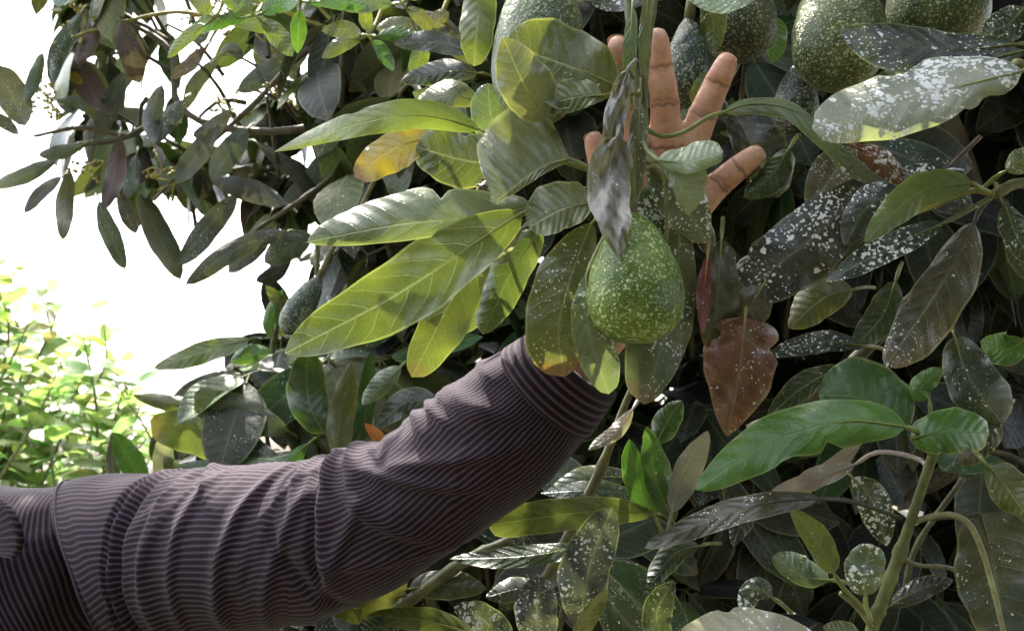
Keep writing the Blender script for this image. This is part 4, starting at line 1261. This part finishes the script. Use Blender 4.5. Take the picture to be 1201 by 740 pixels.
# body: one continuous figure (torso, neck, head, hips, legs), arm runs on into the hand
SH = P(100, 650, 1.0)
NK = P(-118, 620, 1.03)
HEAD = NK + np.array([-.05, .0, .155])
CH = np.array([NK[0] + .005, NK[1] + .02, NK[2] - .22])
HIP = np.array([CH[0] - .01, CH[1] + .02, .92])


def body_sdf(g):
    D = cone_d(g, NK + np.array([0, .02, .06]), .052, NK + np.array([0, .02, -.04]), .060)
    for sx in (-1, 1):
        D = smin(D, cone_d(g, CH + np.array([.07 * sx, 0, .10]), .085, HIP + np.array([.06 * sx, 0, .05]), .10), .05)
        D = smin(D, cone_d(g, HIP + np.array([.085 * sx, 0, 0]), .085, np.array([HIP[0] + .11 * sx, HIP[1] - .02, .48]), .056), .04)
        D = smin(D, cone_d(g, np.array([HIP[0] + .11 * sx, HIP[1] - .02, .48]), .055, np.array([HIP[0] + .12 * sx, HIP[1] + .01, .09]), .038), .02)
        D = smin(D, cone_d(g, np.array([HIP[0] + .12 * sx, HIP[1] + .02, .05]), .035, np.array([HIP[0] + .14 * sx, HIP[1] - .15, .035]), .03), .02)
    # other arm hangs down
    RS = NK + np.array([-.18, .02, -.13])
    D = smin(D, cone_d(g, NK + np.array([0, .02, -.05]), .06, RS, .055), .03)
    D = smin(D, cone_d(g, RS, .052, RS + np.array([-.05, .02, -.28]), .042), .02)
    D = smin(D, cone_d(g, RS + np.array([-.05, .02, -.28]), .04, RS + np.array([-.04, -.06, -.53]), .027), .015)
    D = smin(D, cone_d(g, RS + np.array([-.04, -.06, -.55]), .03, RS + np.array([-.035, -.09, -.64]), .024), .015)
    for q in range(4):
        b = RS + np.array([-.05 + q * .012, -.09 - .01 * q, -.65])
        D = smin(D, cone_d(g, b, .0095, b + np.array([.006, -.03, -.075 + abs(q - 1.5) * .008]), .0075), .004)
    # reaching arm
    D = smin(D, cone_d(g, NK + np.array([.03, .02, -.05]), .05, SH, .042), .03)
    D = smin(D, cone_d(g, SH, .042, elbow, .036), .02)
    D = smin(D, cone_d(g, elbow, .035, hp(648, 455, .716), .024), .012)
    # head
    h = HEAD
    D = smin(D, cone_d(g, h + np.array([0, .015, .03]), .078, h + np.array([0, -.015, .035]), .072), .02)
    D = smin(D, cone_d(g, h + np.array([0, -.02, -.02]), .058, h + np.array([0, -.045, -.075]), .036), .03)
    D = smin(D, cone_d(g, h + np.array([0, -.095, .0]), .009, h + np.array([0, -.108, -.028]), .014), .012)
    D = smin(D, cone_d(g, h + np.array([-.022, -.078, -.058]), .008, h + np.array([.022, -.078, -.058]), .008), .006)
    for sx in (-1, 1):
        D = smin(D, cone_d(g, h + np.array([.078 * sx, .01, .012]), .012, h + np.array([.074 * sx, .004, -.025]), .009), .006)
        D = smin(D, cone_d(g, h + np.array([.015 * sx, -.082, .03]), .008, h + np.array([.048 * sx, -.07, .03]), .007), .01)
    return D


BV, BQ = surface_net(body_sdf, (NK[0] - .42, NK[1] - .45, -.02), (wr[0] + .02, NK[1] + .25, NK[2] + .38), .011)
person = empty('person', (HIP[0], HIP[1], 0), 'person in a purple striped long-sleeved shirt reaching up to an avocado', 'person')
V = np.vstack([BV, HV])
Q = np.vstack([BQ, HQ + len(BV)])
part('body', mesh_from('body', V, Q, {'crease': ('FLOAT', np.concatenate([np.zeros(len(BV)), crease]))}, SKIN), person)
# finger nails on the backs of the finger ends
for kf, ch in chains.items():
    (a, ra), (b, rb) = ch[-2], ch[-1]
    ax = (b - a) / np.linalg.norm(b - a)
    sd_ = np.cross(ax, FW)
    sd_ /= np.linalg.norm(sd_)
    bk = np.cross(sd_, ax)
    if bk @ FW < 0:
        bk = -bk
    V, F = [], []
    for i in range(7):
        for j in range(7):
            u, w = i / 6, (j / 6 - .5) * 2
            an = w * 1.05
            rr = rb * 1.09
            V.append(b + ax * (-.006 + .013 * u * (1 - .18 * w * w)) + rr * (sd_ * math.sin(an) + bk * math.cos(an)))
    for i in range(6):
        for j in range(6):
            k = i * 7 + j
            F.append((k, k + 1, k + 8, k + 7))
    part('fingernail', mesh_from('fingernail', V, F, {}, NAIL), person)
# hair and eyes
def hair_sdf(g):
    h = HEAD
    D = cone_d(g, h + np.array([0, .02, .042]), .083, h + np.array([0, -.012, .048]), .076)
    D = smin(D, cone_d(g, h + np.array([0, .05, -.01]), .055, h + np.array([0, .045, -.05]), .04), .02)
    return np.maximum(D, (g[..., 1] - h[1] + .055) * -1.0 + (h[2] + .05 - g[..., 2]) * .9)
a_, b_ = surface_net(hair_sdf, HEAD - .15, HEAD + .18, .006)
part('hair', mesh_from('hair', a_, b_, {}, HAIR), person)
for sx in (-1, 1):
    bm = bmesh.new()
    bmesh.ops.create_icosphere(bm, subdivisions=2, radius=.0125)
    me = bpy.data.meshes.new('eye')
    bm.to_mesh(me)
    bm.free()
    me.materials.append(EYE)
    for v in me.vertices:
        v.co += Vector(HEAD + np.array([.03 * sx, -.0665, .012]))
    eye = part('eye', me, person)
    bm = bmesh.new()
    bmesh.ops.create_icosphere(bm, subdivisions=2, radius=.0068)
    mi = bpy.data.meshes.new('iris')
    bm.to_mesh(mi)
    bm.free()
    mi.materials.append(HAIR)
    for v in mi.vertices:
        v.co += Vector(HEAD + np.array([.031 * sx, -.0735, .012]))
    ir = obj('iris', mi, eye)
    bpy.context.view_layer.update()
    ir.matrix_parent_inverse = eye.matrix_world.inverted()

# ---- shirt: sleeve of the reaching arm
SL = [  # centre px, py, distance, half width px
    (84, 674, 1.0, 100), (120, 666, .970, 105), (150, 662, .945, 104), (212, 655, .892, 97), (300, 641, .842, 92), (375, 630, .803, 86), (432, 610, .775, 80),
    (485, 582, .752, 76), (538, 547, .732, 74), (590, 506, .712, 76), (626, 474, .701, 71), (648, 452, .694, 62)]
cs = spline(np.array([[*P(x, y, d), w * d / FPX] for x, y, d, w in SL]), 200)
cen, hw = cs[:, :3], cs[:, 3]
ns = len(cen)
tg = np.gradient(cen, axis=0)
tg = np.array([np.mean(tg[max(0, i - 6):i + 7], axis=0) for i in range(ns)])
tg /= np.linalg.norm(tg, axis=1)[:, None]
e1 = np.cross(tg, np.array([0, 0, 1.]))            # roughly towards the camera
e1 /= np.linalg.norm(e1, axis=1)[:, None]
if e1[50] @ FW > 0:
    e1 = -e1
e2 = np.cross(tg, e1)
if e2[50][2] < 0:
    e2 = -e2                                       # up
NA = 132
th = np.linspace(0, 2 * np.pi, NA, endpoint=False)  # 0 = to the camera, pi/2 = up
alen = np.concatenate([[0], np.cumsum(np.linalg.norm(np.diff(cen, axis=0), axis=1))])
Sg, Tg = np.meshgrid(alen, th, indexing='ij')
Lt = alen[-1]
cpx = proj(cen)[0]                                   # picture column of each ring, only to seat the folds


def s_at(x):
    return float(np.interp(x, cpx, alen))


R = hw[:, None] * np.ones_like(Tg)
R = R * (1 - .05 * np.cos(2 * Tg))
R = R * (1 - .40 * np.clip(1 - Sg / s_at(118), 0, 1) ** .8)
SX = np.zeros_like(R)


def wrapd(a):
    return (a + np.pi) % (2 * np.pi) - np.pi


def fold_line(x0, t0, x1, t1, w, amp, shear=0.0, soft=.03):
    """a ridge (amp>0) or tuck (amp<0) running from (x0,t0) to (x1,t1); t: 0 camera side, +1.57 top, -1.57 below"""
    s0, s1 = s_at(x0), s_at(x1)
    rm = float(np.mean(hw))
    dx, dy = s1 - s0, (t1 - t0) * rm
    L = math.hypot(dx, dy)
    ux, uy = dx / L, dy / L
    px_, py_ = Sg - s0, wrapd(Tg - t0) * rm
    al = px_ * ux + py_ * uy
    ac = -px_ * uy + py_ * ux
    fade = 1 / (1 + np.exp(-(al + soft * .2) / (soft * .35))) * 1 / (1 + np.exp((al - L - soft * .2) / (soft * .35)))
    prof = np.where(ac > 0, np.exp(-(ac / w) ** 2), np.exp(-(ac / (w * .45)) ** 2))
    global R, SX
    R = R + amp * prof * fade
    if shear:
        SX = SX + shear * fade * np.tanh(ac / (w * .5)) * np.exp(-(np.abs(ac) / .04) ** 2)


mm = .001
# armhole gathers
for k_, (x0, t0, x1, t1, w, a) in enumerate([(208, 1.7, 192, -1.4, 4, -9), (219, 1.7, 204, -1.2, 4, 5), (226, 1.2, 208, -1.3, 3.5, -6), (200, .2, 186, -1.6, 4, 4), (256, 1.1, 226, -1.5, 9, 4)]):
    fold_line(x0, t0, x1, t1, w * mm, a * mm, .001)
# long diagonal drag lines
for (x0, t0, x1, t1, w, a, sh) in [
        (300, -1.0, 372, 1.2, 9, 5, .003), (258, -.9, 300, 1.1, 8, 3.5, .002), (330, -1.3, 420, .5, 9, 4, .002), (360, -1.5, 470, -.1, 9, 4, .002),
        (262, 1.5, 300, .7, 6, 5, 0), (430, 1.6, 442, .5, 7, 7, .002), (418, 1.55, 424, .3, 5, -6, 0), (452, 1.6, 470, .2, 7, 6, .002), (470, 1.7, 500, .4, 7, -4, 0),
        (440, .8, 420, -.6, 8, 5, .003), (428, .3, 404, -.9, 6, -5, -.002), (455, .4, 500, -.9, 9, 5, .004), (480, .5, 560, -.7, 8, 5, .004), (425, -.6, 520, -1.4, 9, 5, .003),
        (545, 1.4, 572, .4, 6, 6, .002), (530, 1.6, 545, .6, 6, 4, 0), (560, 1.3, 600, .1, 7, 4, .003), (505, 1.5, 540, .9, 7, 4, .002), (580, 1.0, 625, -.4, 7, 4, .003),
        (520, .2, 600, -.6, 8, 4, .004), (395, 1.6, 402, .6, 6, 4, .001), (380, .2, 400, -1.2, 7, -4, 0), (610, 1.5, 622, .6, 5, 3, 0)]:
    fold_line(x0, t0, x1, t1, w * mm, a * mm, sh)
for _ in range(34):
    x0 = rng.uniform(230, 600)
    t0 = rng.uniform(-2.6, 1.6)
    dt = rng.uniform(.4, 1.3)
    fold_line(x0, t0, x0 + dt * rng.uniform(25, 85), t0 + dt, rng.uniform(3, 9) * mm, rng.uniform(-1.8, 2.2) * mm, rng.normal(0, .0010))
R = R + .0012 * np.sin(Sg * 70 + 3 * np.sin(Tg * 2)) * np.cos(Tg * 3 + Sg * 20)
SV = cen[:, None] + R[..., None] * (e1[:, None] * np.cos(Tg)[..., None] + e2[:, None] * np.sin(Tg)[..., None])
SV = SV + tg[:, None] * ((.082 * np.cos(Tg) - .050 * np.sin(Tg)) * np.clip(1 - (Sg - s_at(120)) / .15, 0, 1.05) ** 1.3)[..., None]     # slanting armhole
# stripes run down the sleeve; the count round the arm is constant, the cloth is eased to the cuff
circ = .40
twist = .9 * np.clip((Sg - s_at(420)) / (Lt - s_at(420)), 0, 1)
stx = (wrapd(Tg) / (2 * np.pi)) * circ * (1 - .12 * Sg / Lt) + twist * .02 + SX
stx = stx + .0010 * np.sin(Sg * 31 + Tg * 2) + .0004 * np.sin(Sg * 77 + Tg * 5)
st = np.stack([stx, Sg, np.zeros_like(Sg)], -1)
V = SV.reshape(-1, 3)
st_ = st.copy()
# close the strip with a repeated column so that the stripe coordinate does not wrap inside one face
SVc = np.concatenate([SV, SV[:, :1]], 1)
half = NA // 2
roll_ = np.roll(np.arange(NA), half)
SVr = SV[:, roll_]
str_ = st[:, roll_]
SVr = np.concatenate([SVr, SVr[:, :1]], 1)
last = str_[:, :1].copy()
last[..., 0] += circ * (1 - .12 * Sg[:, :1] / Lt)
str_ = np.concatenate([str_, last], 1)
k = NA + 1
i = (np.arange(ns - 1)[:, None] * k + np.arange(NA)[None]).ravel()
F = np.stack([i, i + k, i + k + 1, i + 1], 1)
shirt = part('shirt', None, person)
sleeve = obj('sleeve', mesh_from('sleeve', SVr.reshape(-1, 3), F, {'st': ('FLOAT_VECTOR', str_.reshape(-1, 3))}, CLOTH), None)


def subpart(o, par):
    o.parent = par
    bpy.context.view_layer.update()
    o.matrix_parent_inverse = par.matrix_world.inverted()


# cuff: a doubled band, stripes run round it
cc = spline(np.array([[*P(640, 460, .698), 67 * .696 / FPX], [*P(656, 444, .693), 61 * .69 / FPX], [*P(680, 420, .688), 55 * .686 / FPX]]), 14)
cuv, cuf, cst = [], [], []
axis_c = cc[-1, :3] - cc[0, :3]
axis_c /= np.linalg.norm(axis_c)
f1 = np.cross(axis_c, [0, 0, 1.])
f1 /= np.linalg.norm(f1)
if f1 @ FW > 0:
    f1 = -f1
f2 = np.cross(axis_c, f1)
if f2[2] < 0:
    f2 = -f2
prof = [(0, .002), (1, .0035), (4, .0042), (8, .004), (12, .0042), (13, .0035), (14, .001), (14, -.003), (10, -.004), (4, -.004)]
for (ii, dr_) in prof:
    for th_ in np.linspace(0, 2 * np.pi, 72, endpoint=False):
        rr = (cc[ii, 3] + dr_) * (1 + .02 * math.sin(3 * th_ + ii * .2))
        cuv.append(cc[ii, :3] + rr * (f1 * math.cos(th_) + f2 * math.sin(th_)))
        cst.append((ii * .0021 + dr_, th_ * .04, 1. if ii in (13, 14) else 0.))
for a_ in range(len(prof) - 1):
    for b_ in range(72):
        c_ = (b_ + 1) % 72
        cuf.append((a_ * 72 + b_, (a_ + 1) * 72 + b_, (a_ + 1) * 72 + c_, a_ * 72 + c_))
cuff = obj('cuff', mesh_from('cuff', cuv, cuf, {'st': ('FLOAT_VECTOR', np.array(cst))}, CLOTH))

# torso of the shirt
zt = P(60, 562, .98)[2]
TILT = .30
cx, cy = NK[0] + .005, NK[1] + .01
lv = [(.050, .062, .066), (.030, .075, .070), (.014, .115, .080), (.0, .175, .090), (-.018, .226, .116), (-.05, .252, .140), (-.10, .258, .150), (-.2, .222, .142),
      (-.32, .195, .128), (-.45, .188, .126), (-.58, .195, .132), (-.66, .20, .136)]
zz = np.array([l[0] for l in lv])[::-1]
nz_, nt = 120, 200
zs = np.concatenate([np.linspace(-.66, -.06, 60, endpoint=False), np.linspace(-.06, .05, 60)])
aw = np.interp(zs, zz, [l[1] for l in lv][::-1])
ad = np.interp(zs, zz, [l[2] for l in lv][::-1])
ker = np.ones(7) / 7
aw = np.convolve(np.pad(aw, 3, 'edge'), ker, 'valid')
ad = np.convolve(np.pad(ad, 3, 'edge'), ker, 'valid')
ph = np.linspace(0, 2 * np.pi, nt + 1)
Zg, Pg = np.meshgrid(zs, ph, indexing='ij')
A, B = aw[:, None], ad[:, None]
ex = .72
X = A * np.sign(np.cos(Pg)) * np.abs(np.cos(Pg)) ** ex
Yv = B * np.sign(np.sin(Pg)) * np.abs(np.sin(Pg)) ** ex
wr_ = .002 * np.sin(X * 41 + Zg * 23) + .0016 * np.sin(X * 83 - Zg * 31 + 1) + .0012 * np.sin(Zg * 47 + X * 90)
fac = 1 + wr_ / .12 * np.clip((.02 - Zg) / .06, 0, 1)
V = np.stack([cx + X * fac, cy + Yv * fac, zt + Zg + TILT * (X - .2) * np.clip((Zg + .35) / .3, 0, 1)], -1)
sgnf = np.where(Yv < 0, 1., -1.)
stx = X + .35 * np.clip(Zg + .25, 0, 1) * np.sign(X) + .0008 * np.sin(Zg * 37 + X * 30)
stx = np.where(np.abs(X) > 0, stx, stx)
st = np.stack([stx * 1.0, Zg, np.zeros_like(Zg)], -1)
k = nt + 1
i = (np.arange(nz_ - 1)[:, None] * k + np.arange(nt)[None]).ravel()
F = np.stack([i, i + 1, i + k + 1, i + k], 1)
me = mesh_from('shirt', V.reshape(-1, 3), F, {'st': ('FLOAT_VECTOR', st.reshape(-1, 3))}, CLOTH)
bpy.data.objects.remove(shirt, do_unlink=True)
shirt = part('shirt', me, person, 'dark purple and grey pinstriped cotton shirt')
bpy.context.view_layer.update()
subpart(sleeve, shirt)
subpart(cuff, shirt)
# armhole seam: a narrow felled ridge round the start of the sleeve
i0 = int(np.searchsorted(cpx, 122))
sm = SV[i0]
pth = np.vstack([sm, sm[:1]])
out_ = pth - cen[i0]
pth = pth + out_ / np.linalg.norm(out_, axis=1)[:, None] * .0012
tv, tf = tube_arrays(pth, .0009, 6, cap=False)
seam = obj('armhole_seam', mesh_from('armhole_seam', tv, tf, {'st': ('FLOAT_VECTOR', np.tile([0.0018, 0, .0], (len(tv), 1)))}, CLOTH))
subpart(seam, shirt)
# other sleeve
RS = NK + np.array([-.18, .02, -.13])
pth = spline(np.array([RS + [.07, 0, .01], RS + [.0, 0, -.03], RS + [-.05, .02, -.28], RS + [-.04, -.06, -.52]]), 30)
tv, tf = tube_arrays(pth, np.linspace(.082, .052, 31) * (1 + .03 * np.sin(np.arange(31) * 1.1)), 28, cap=False)
ang = np.tile(np.arange(28) / 28 * .4, 31)
osl = obj('sleeve', mesh_from('sleeve', tv, tf, {'st': ('FLOAT_VECTOR', np.stack([ang, np.repeat(np.arange(31) * .02, 28), 0 * ang], 1))}, CLOTH))
subpart(osl, shirt)
# collar: stand and falling leaf round the neck, its point on the chest
V, S_, F = [], [], []
na = 48
for i in range(na + 1):
    an = math.radians(-80 + 340 * i / na)      # opening at the throat (towards the camera)
    d_ = np.array([math.sin(an), math.cos(an), 0.])
    thr = max(0., -d_[1]) ** 2
    for j, (ro, zo) in enumerate([(.064, .035), (.068, .056), (.078, .058), (.092, .035), (.108 + .03 * thr, .012 - .035 * thr), (.104 + .03 * thr, .008 - .036 * thr)]):
        V.append(np.array([cx, cy, zt - .112]) + d_ * ro + np.array([0, 0, zo + .3 * d_[0] * ro]))
        S_.append((j * .012, an * .08, 0.))
for i in range(na):
    for j in range(5):
        k = i * 6 + j
        F.append((k, k + 1, k + 7, k + 6))
col_ = obj('collar', mesh_from('collar', V, F, {'st': ('FLOAT_VECTOR', np.array(S_))}, CLOTH))
subpart(col_, shirt)
# turned-up end of the collar, standing off the chest
ra = spline(np.array([P(-34, 574, .92), P(4, 588, .885), P(21, 612, .872), P(26, 638, .872), P(16, 657, .882)]), 16)
rm_ = spline(np.array([P(-36, 578, .925), P(0, 592, .885), P(14, 614, .874), P(18, 638, .875), P(10, 654, .885)]), 16)
rb_ = spline(np.array([P(-40, 590, .95), P(-12, 604, .925), P(-4, 622, .915), P(-2, 640, .915), P(0, 652, .905)]), 16)
V = np.concatenate([ra + FW * .004, ra, rm_, rb_])
F = [(r * 17 + i, r * 17 + i + 1, (r + 1) * 17 + i + 1, (r + 1) * 17 + i) for r in range(3) for i in range(16)]
S_ = np.concatenate([np.stack([np.arange(17) * .0052, np.full(17, r * .01), np.zeros(17)], 1) for r in range(4)])
ct = obj('collar_point', mesh_from('collar_point', V, F, {'st': ('FLOAT_VECTOR', S_)}, CLOTH))
subpart(ct, shirt)
# trousers and boots
tr = []
def trouser_sdf(g):
    D = None
    for sx in (-1, 1):
        a = cone_d(g, HIP + np.array([.075 * sx, 0, .06]), .115, HIP + np.array([.085 * sx, 0, -.05]), .108)
        a = smin(a, cone_d(g, HIP + np.array([.085 * sx, 0, -.02]), .105, np.array([HIP[0] + .11 * sx, HIP[1] - .02, .48]), .076), .03)
        a = smin(a, cone_d(g, np.array([HIP[0] + .11 * sx, HIP[1] - .02, .48]), .076, np.array([HIP[0] + .12 * sx, HIP[1] + .01, .12]), .066), .02)
        D = a if D is None else smin(D, a, .02)
    return D
a_, b_ = surface_net(trouser_sdf, (HIP[0] - .28, HIP[1] - .22, .02), (HIP[0] + .28, HIP[1] + .2, 1.12), .014)
part('trousers', mesh_from('trousers', a_, b_, {}, DENIM), person)
for sx in (-1, 1):
    def boot(g):
        D = cone_d(g, np.array([HIP[0] + .12 * sx, HIP[1] + .02, .14]), .05, np.array([HIP[0] + .12 * sx, HIP[1] + .03, .05]), .048)
        D = smin(D, cone_d(g, np.array([HIP[0] + .12 * sx, HIP[1] + .02, .045]), .046, np.array([HIP[0] + .145 * sx, HIP[1] - .17, .04]), .042), .03)
        return np.maximum(D, .002 - g[..., 2])
    a_, b_ = surface_net(boot, (HIP[0] + .12 * sx - .12, HIP[1] - .26, -.02), (HIP[0] + .12 * sx + .12, HIP[1] + .12, .2), .009)
    part('boot', mesh_from('boot', a_, b_, {}, LEATHER), person)

# ------------------------------------------------------------------ sunlit tree behind, left
LEAF2 = leaf_material('sunlit_leaf_blade', transl=.5, tint=(1.5, 1.6, .95))
TD = 3.6
tb = P(20, 700, TD)
tree2 = empty('leafy_tree', (tb[0], tb[1], 0), 'sunlit light green tree standing beyond the raised arm', 'tree')
pth = spline([(tb[0], tb[1], -.05), (tb[0] + .03, tb[1], .5), (tb[0] - .02, tb[1], .9), (tb[0] + .02, tb[1], 1.25)], 16)
V, F = tube_arrays(pth, np.linspace(.07, .03, 17), 12)
part('trunk', mesh_from('trunk', V, F, {}, BARK), tree2)
bag2, st2 = Bag(), Bag()
GF2 = grid_faces(6, 2)
cand = []
shoots = []
for (x, y) in [(110, 345), (60, 400), (165, 430), (150, 470), (15, 300), (0, 350), (30, 380), (90, 420), (130, 400), (180, 500), (-20, 330), (-40, 290), (75, 350), (20, 420), (160, 520)]:
    shoots.append((x, y, TD + rng.uniform(-.2, .2)))
for _ in range(210):
    x = rng.uniform(-330, 205)
    top = np.interp(x, [-330, -100, 0, 60, 110, 170, 210], [290, 230, 255, 325, 320, 405, 500])
    y = top + rng.uniform(0, 1) ** .8 * 330 + 8
    shoots.append((x, y, TD + rng.uniform(-.5, .7)))
for (x, y, d) in shoots:
    tip = P(x, y, d)
    ln = rng.uniform(.28, .5)
    base = tip + np.array([rng.normal(0, .16) - .10 * (x - 20) / 150, rng.normal(0, .16), -ln])
    pth = spline(np.array([base, (base + tip) / 2 + rng.normal(0, .02, 3), tip]), 8)
    tv, tf = tube_arrays(pth, np.linspace(.006, .002, 9), 5, cap=False)
    st2.add(tv, np.zeros((len(tv), 3)), (.16, .17, .06), (0, 0, 0), np.array(tf))
    nl = rng.integers(14, 20)
    for i in range(nl):
        f = .12 + .88 * i / (nl - 1)
        c = pth[min(8, int(f * 8))]
        th = i * 2.4 + rng.uniform(0, .6)
        dr = np.array([math.cos(th), math.sin(th), rng.uniform(-.5, .9) if f < .9 else rng.uniform(.1, 1.0)])
        dr /= np.linalg.norm(dr)
        L = rng.uniform(.075, .14) * (1 - .25 * (f > .9))
        cc_ = np.array((.20, .275, .12)) * (1 + rng.normal(0, .14, 3)) * rng.uniform(.75, 1.3)
        V, U = blade(c, dr, np.array([0, -.1, 1]) + rng.normal(0, .3, 3), L, L * rng.uniform(.20, .29), rng.uniform(0, .45), rng.uniform(0, .3), 6, 2, .7, .8)
        X_, Y_, D_ = proj(c)
        cand.append((0 if (0 < X_ < 200 and 260 < Y_ < 580) else 1, D_, V, U, np.clip(cc_, .02, .8)))
cand.sort(key=lambda q: (q[0], q[1]))
for n_, (vis, D_, V, U, c) in enumerate(cand):
    if n_ < 290 and vis == 0:
        b_ = Bag()
        b_.add(V, U, c, (.05, .4, 0), GF2)
        part('leaf', b_.mesh('leaf', LEAF2), tree2)
    else:
        bag2.add(V, U, c, (.05, .4, 0), GF2)
part('foliage', bag2.mesh('foliage', LEAF2), tree2, 'rest of the sunlit leaves', kind='stuff')
part('twigs', st2.mesh('twigs', TWIG), tree2, kind='stuff')
for q in range(7):
    an = q * .9
    e = np.array([tb[0] + .4 * math.cos(an), tb[1] + .4 * math.sin(an), 1.28 + .02 * q])
    pth = spline([(tb[0], tb[1], .8 + .08 * q), ((tb[0] + e[0]) / 2, (tb[1] + e[1]) / 2, 1.25), e], 10)
    V, F = tube_arrays(pth, np.linspace(.03, .008, 11), 8)
    part('bough', mesh_from('bough', V, F, {}, BARK), tree2)
print('leaves as parts', NLEAF[0] + PARTS[0])

# ------------------------------------------------------------------ unseen tree row added behind the camera to block low sky light
rb = Bag()
GF3 = grid_faces(3, 1)
for _ in range(2600):
    v = rng.normal(size=3)
    v = v / np.linalg.norm(v) * rng.uniform(.45, 1.0) ** .6 * np.array([1.5, 1.2, 1.45])
    dr = v / np.linalg.norm(v) + rng.normal(0, .5, 3) - np.array([0, 0, .5])
    dr /= np.linalg.norm(dr)
    V, U = blade(v + np.array([0, 0, 2.15]), dr, np.array([0, 0, 1.]) + rng.normal(0, .3, 3), .24, .06, .2, .1, 3, 1)
    rb.add(V, U, np.array(KIND['dk']) * rng.uniform(.7, 1.5), (.2, .3, 0), GF3)
crown_me = rb.mesh('crown')
pth = spline([(0, 0, -.05), (.03, 0, .5), (-.02, .02, 1.0), (.02, 0, 2.0)], 16)
V, F = tube_arrays(pth, np.linspace(.14, .05, 17), 12)
trunk_me = mesh_from('trunk', V, F, {}, BARK)
for q, x in enumerate((-3.0, -.2, 2.6)):
    t_ = obj('sky_block_tree', None, None, ('dense dark tree added unseen behind the camera to block low sky light, left', 'dense dark tree added unseen behind the camera to block low sky light, middle', 'dense dark tree added unseen behind the camera to block low sky light, right')[q], 'tree', 'added trees behind the camera that block sky light')
    t_.location = (x, -2.6, 0)
    t_.rotation_euler = (0, 0, q * 1.9)
    t_.scale = (1.2, 1.2, 1.3)
    obj('trunk', trunk_me, t_)
    obj('crown', crown_me, t_, kind='stuff')
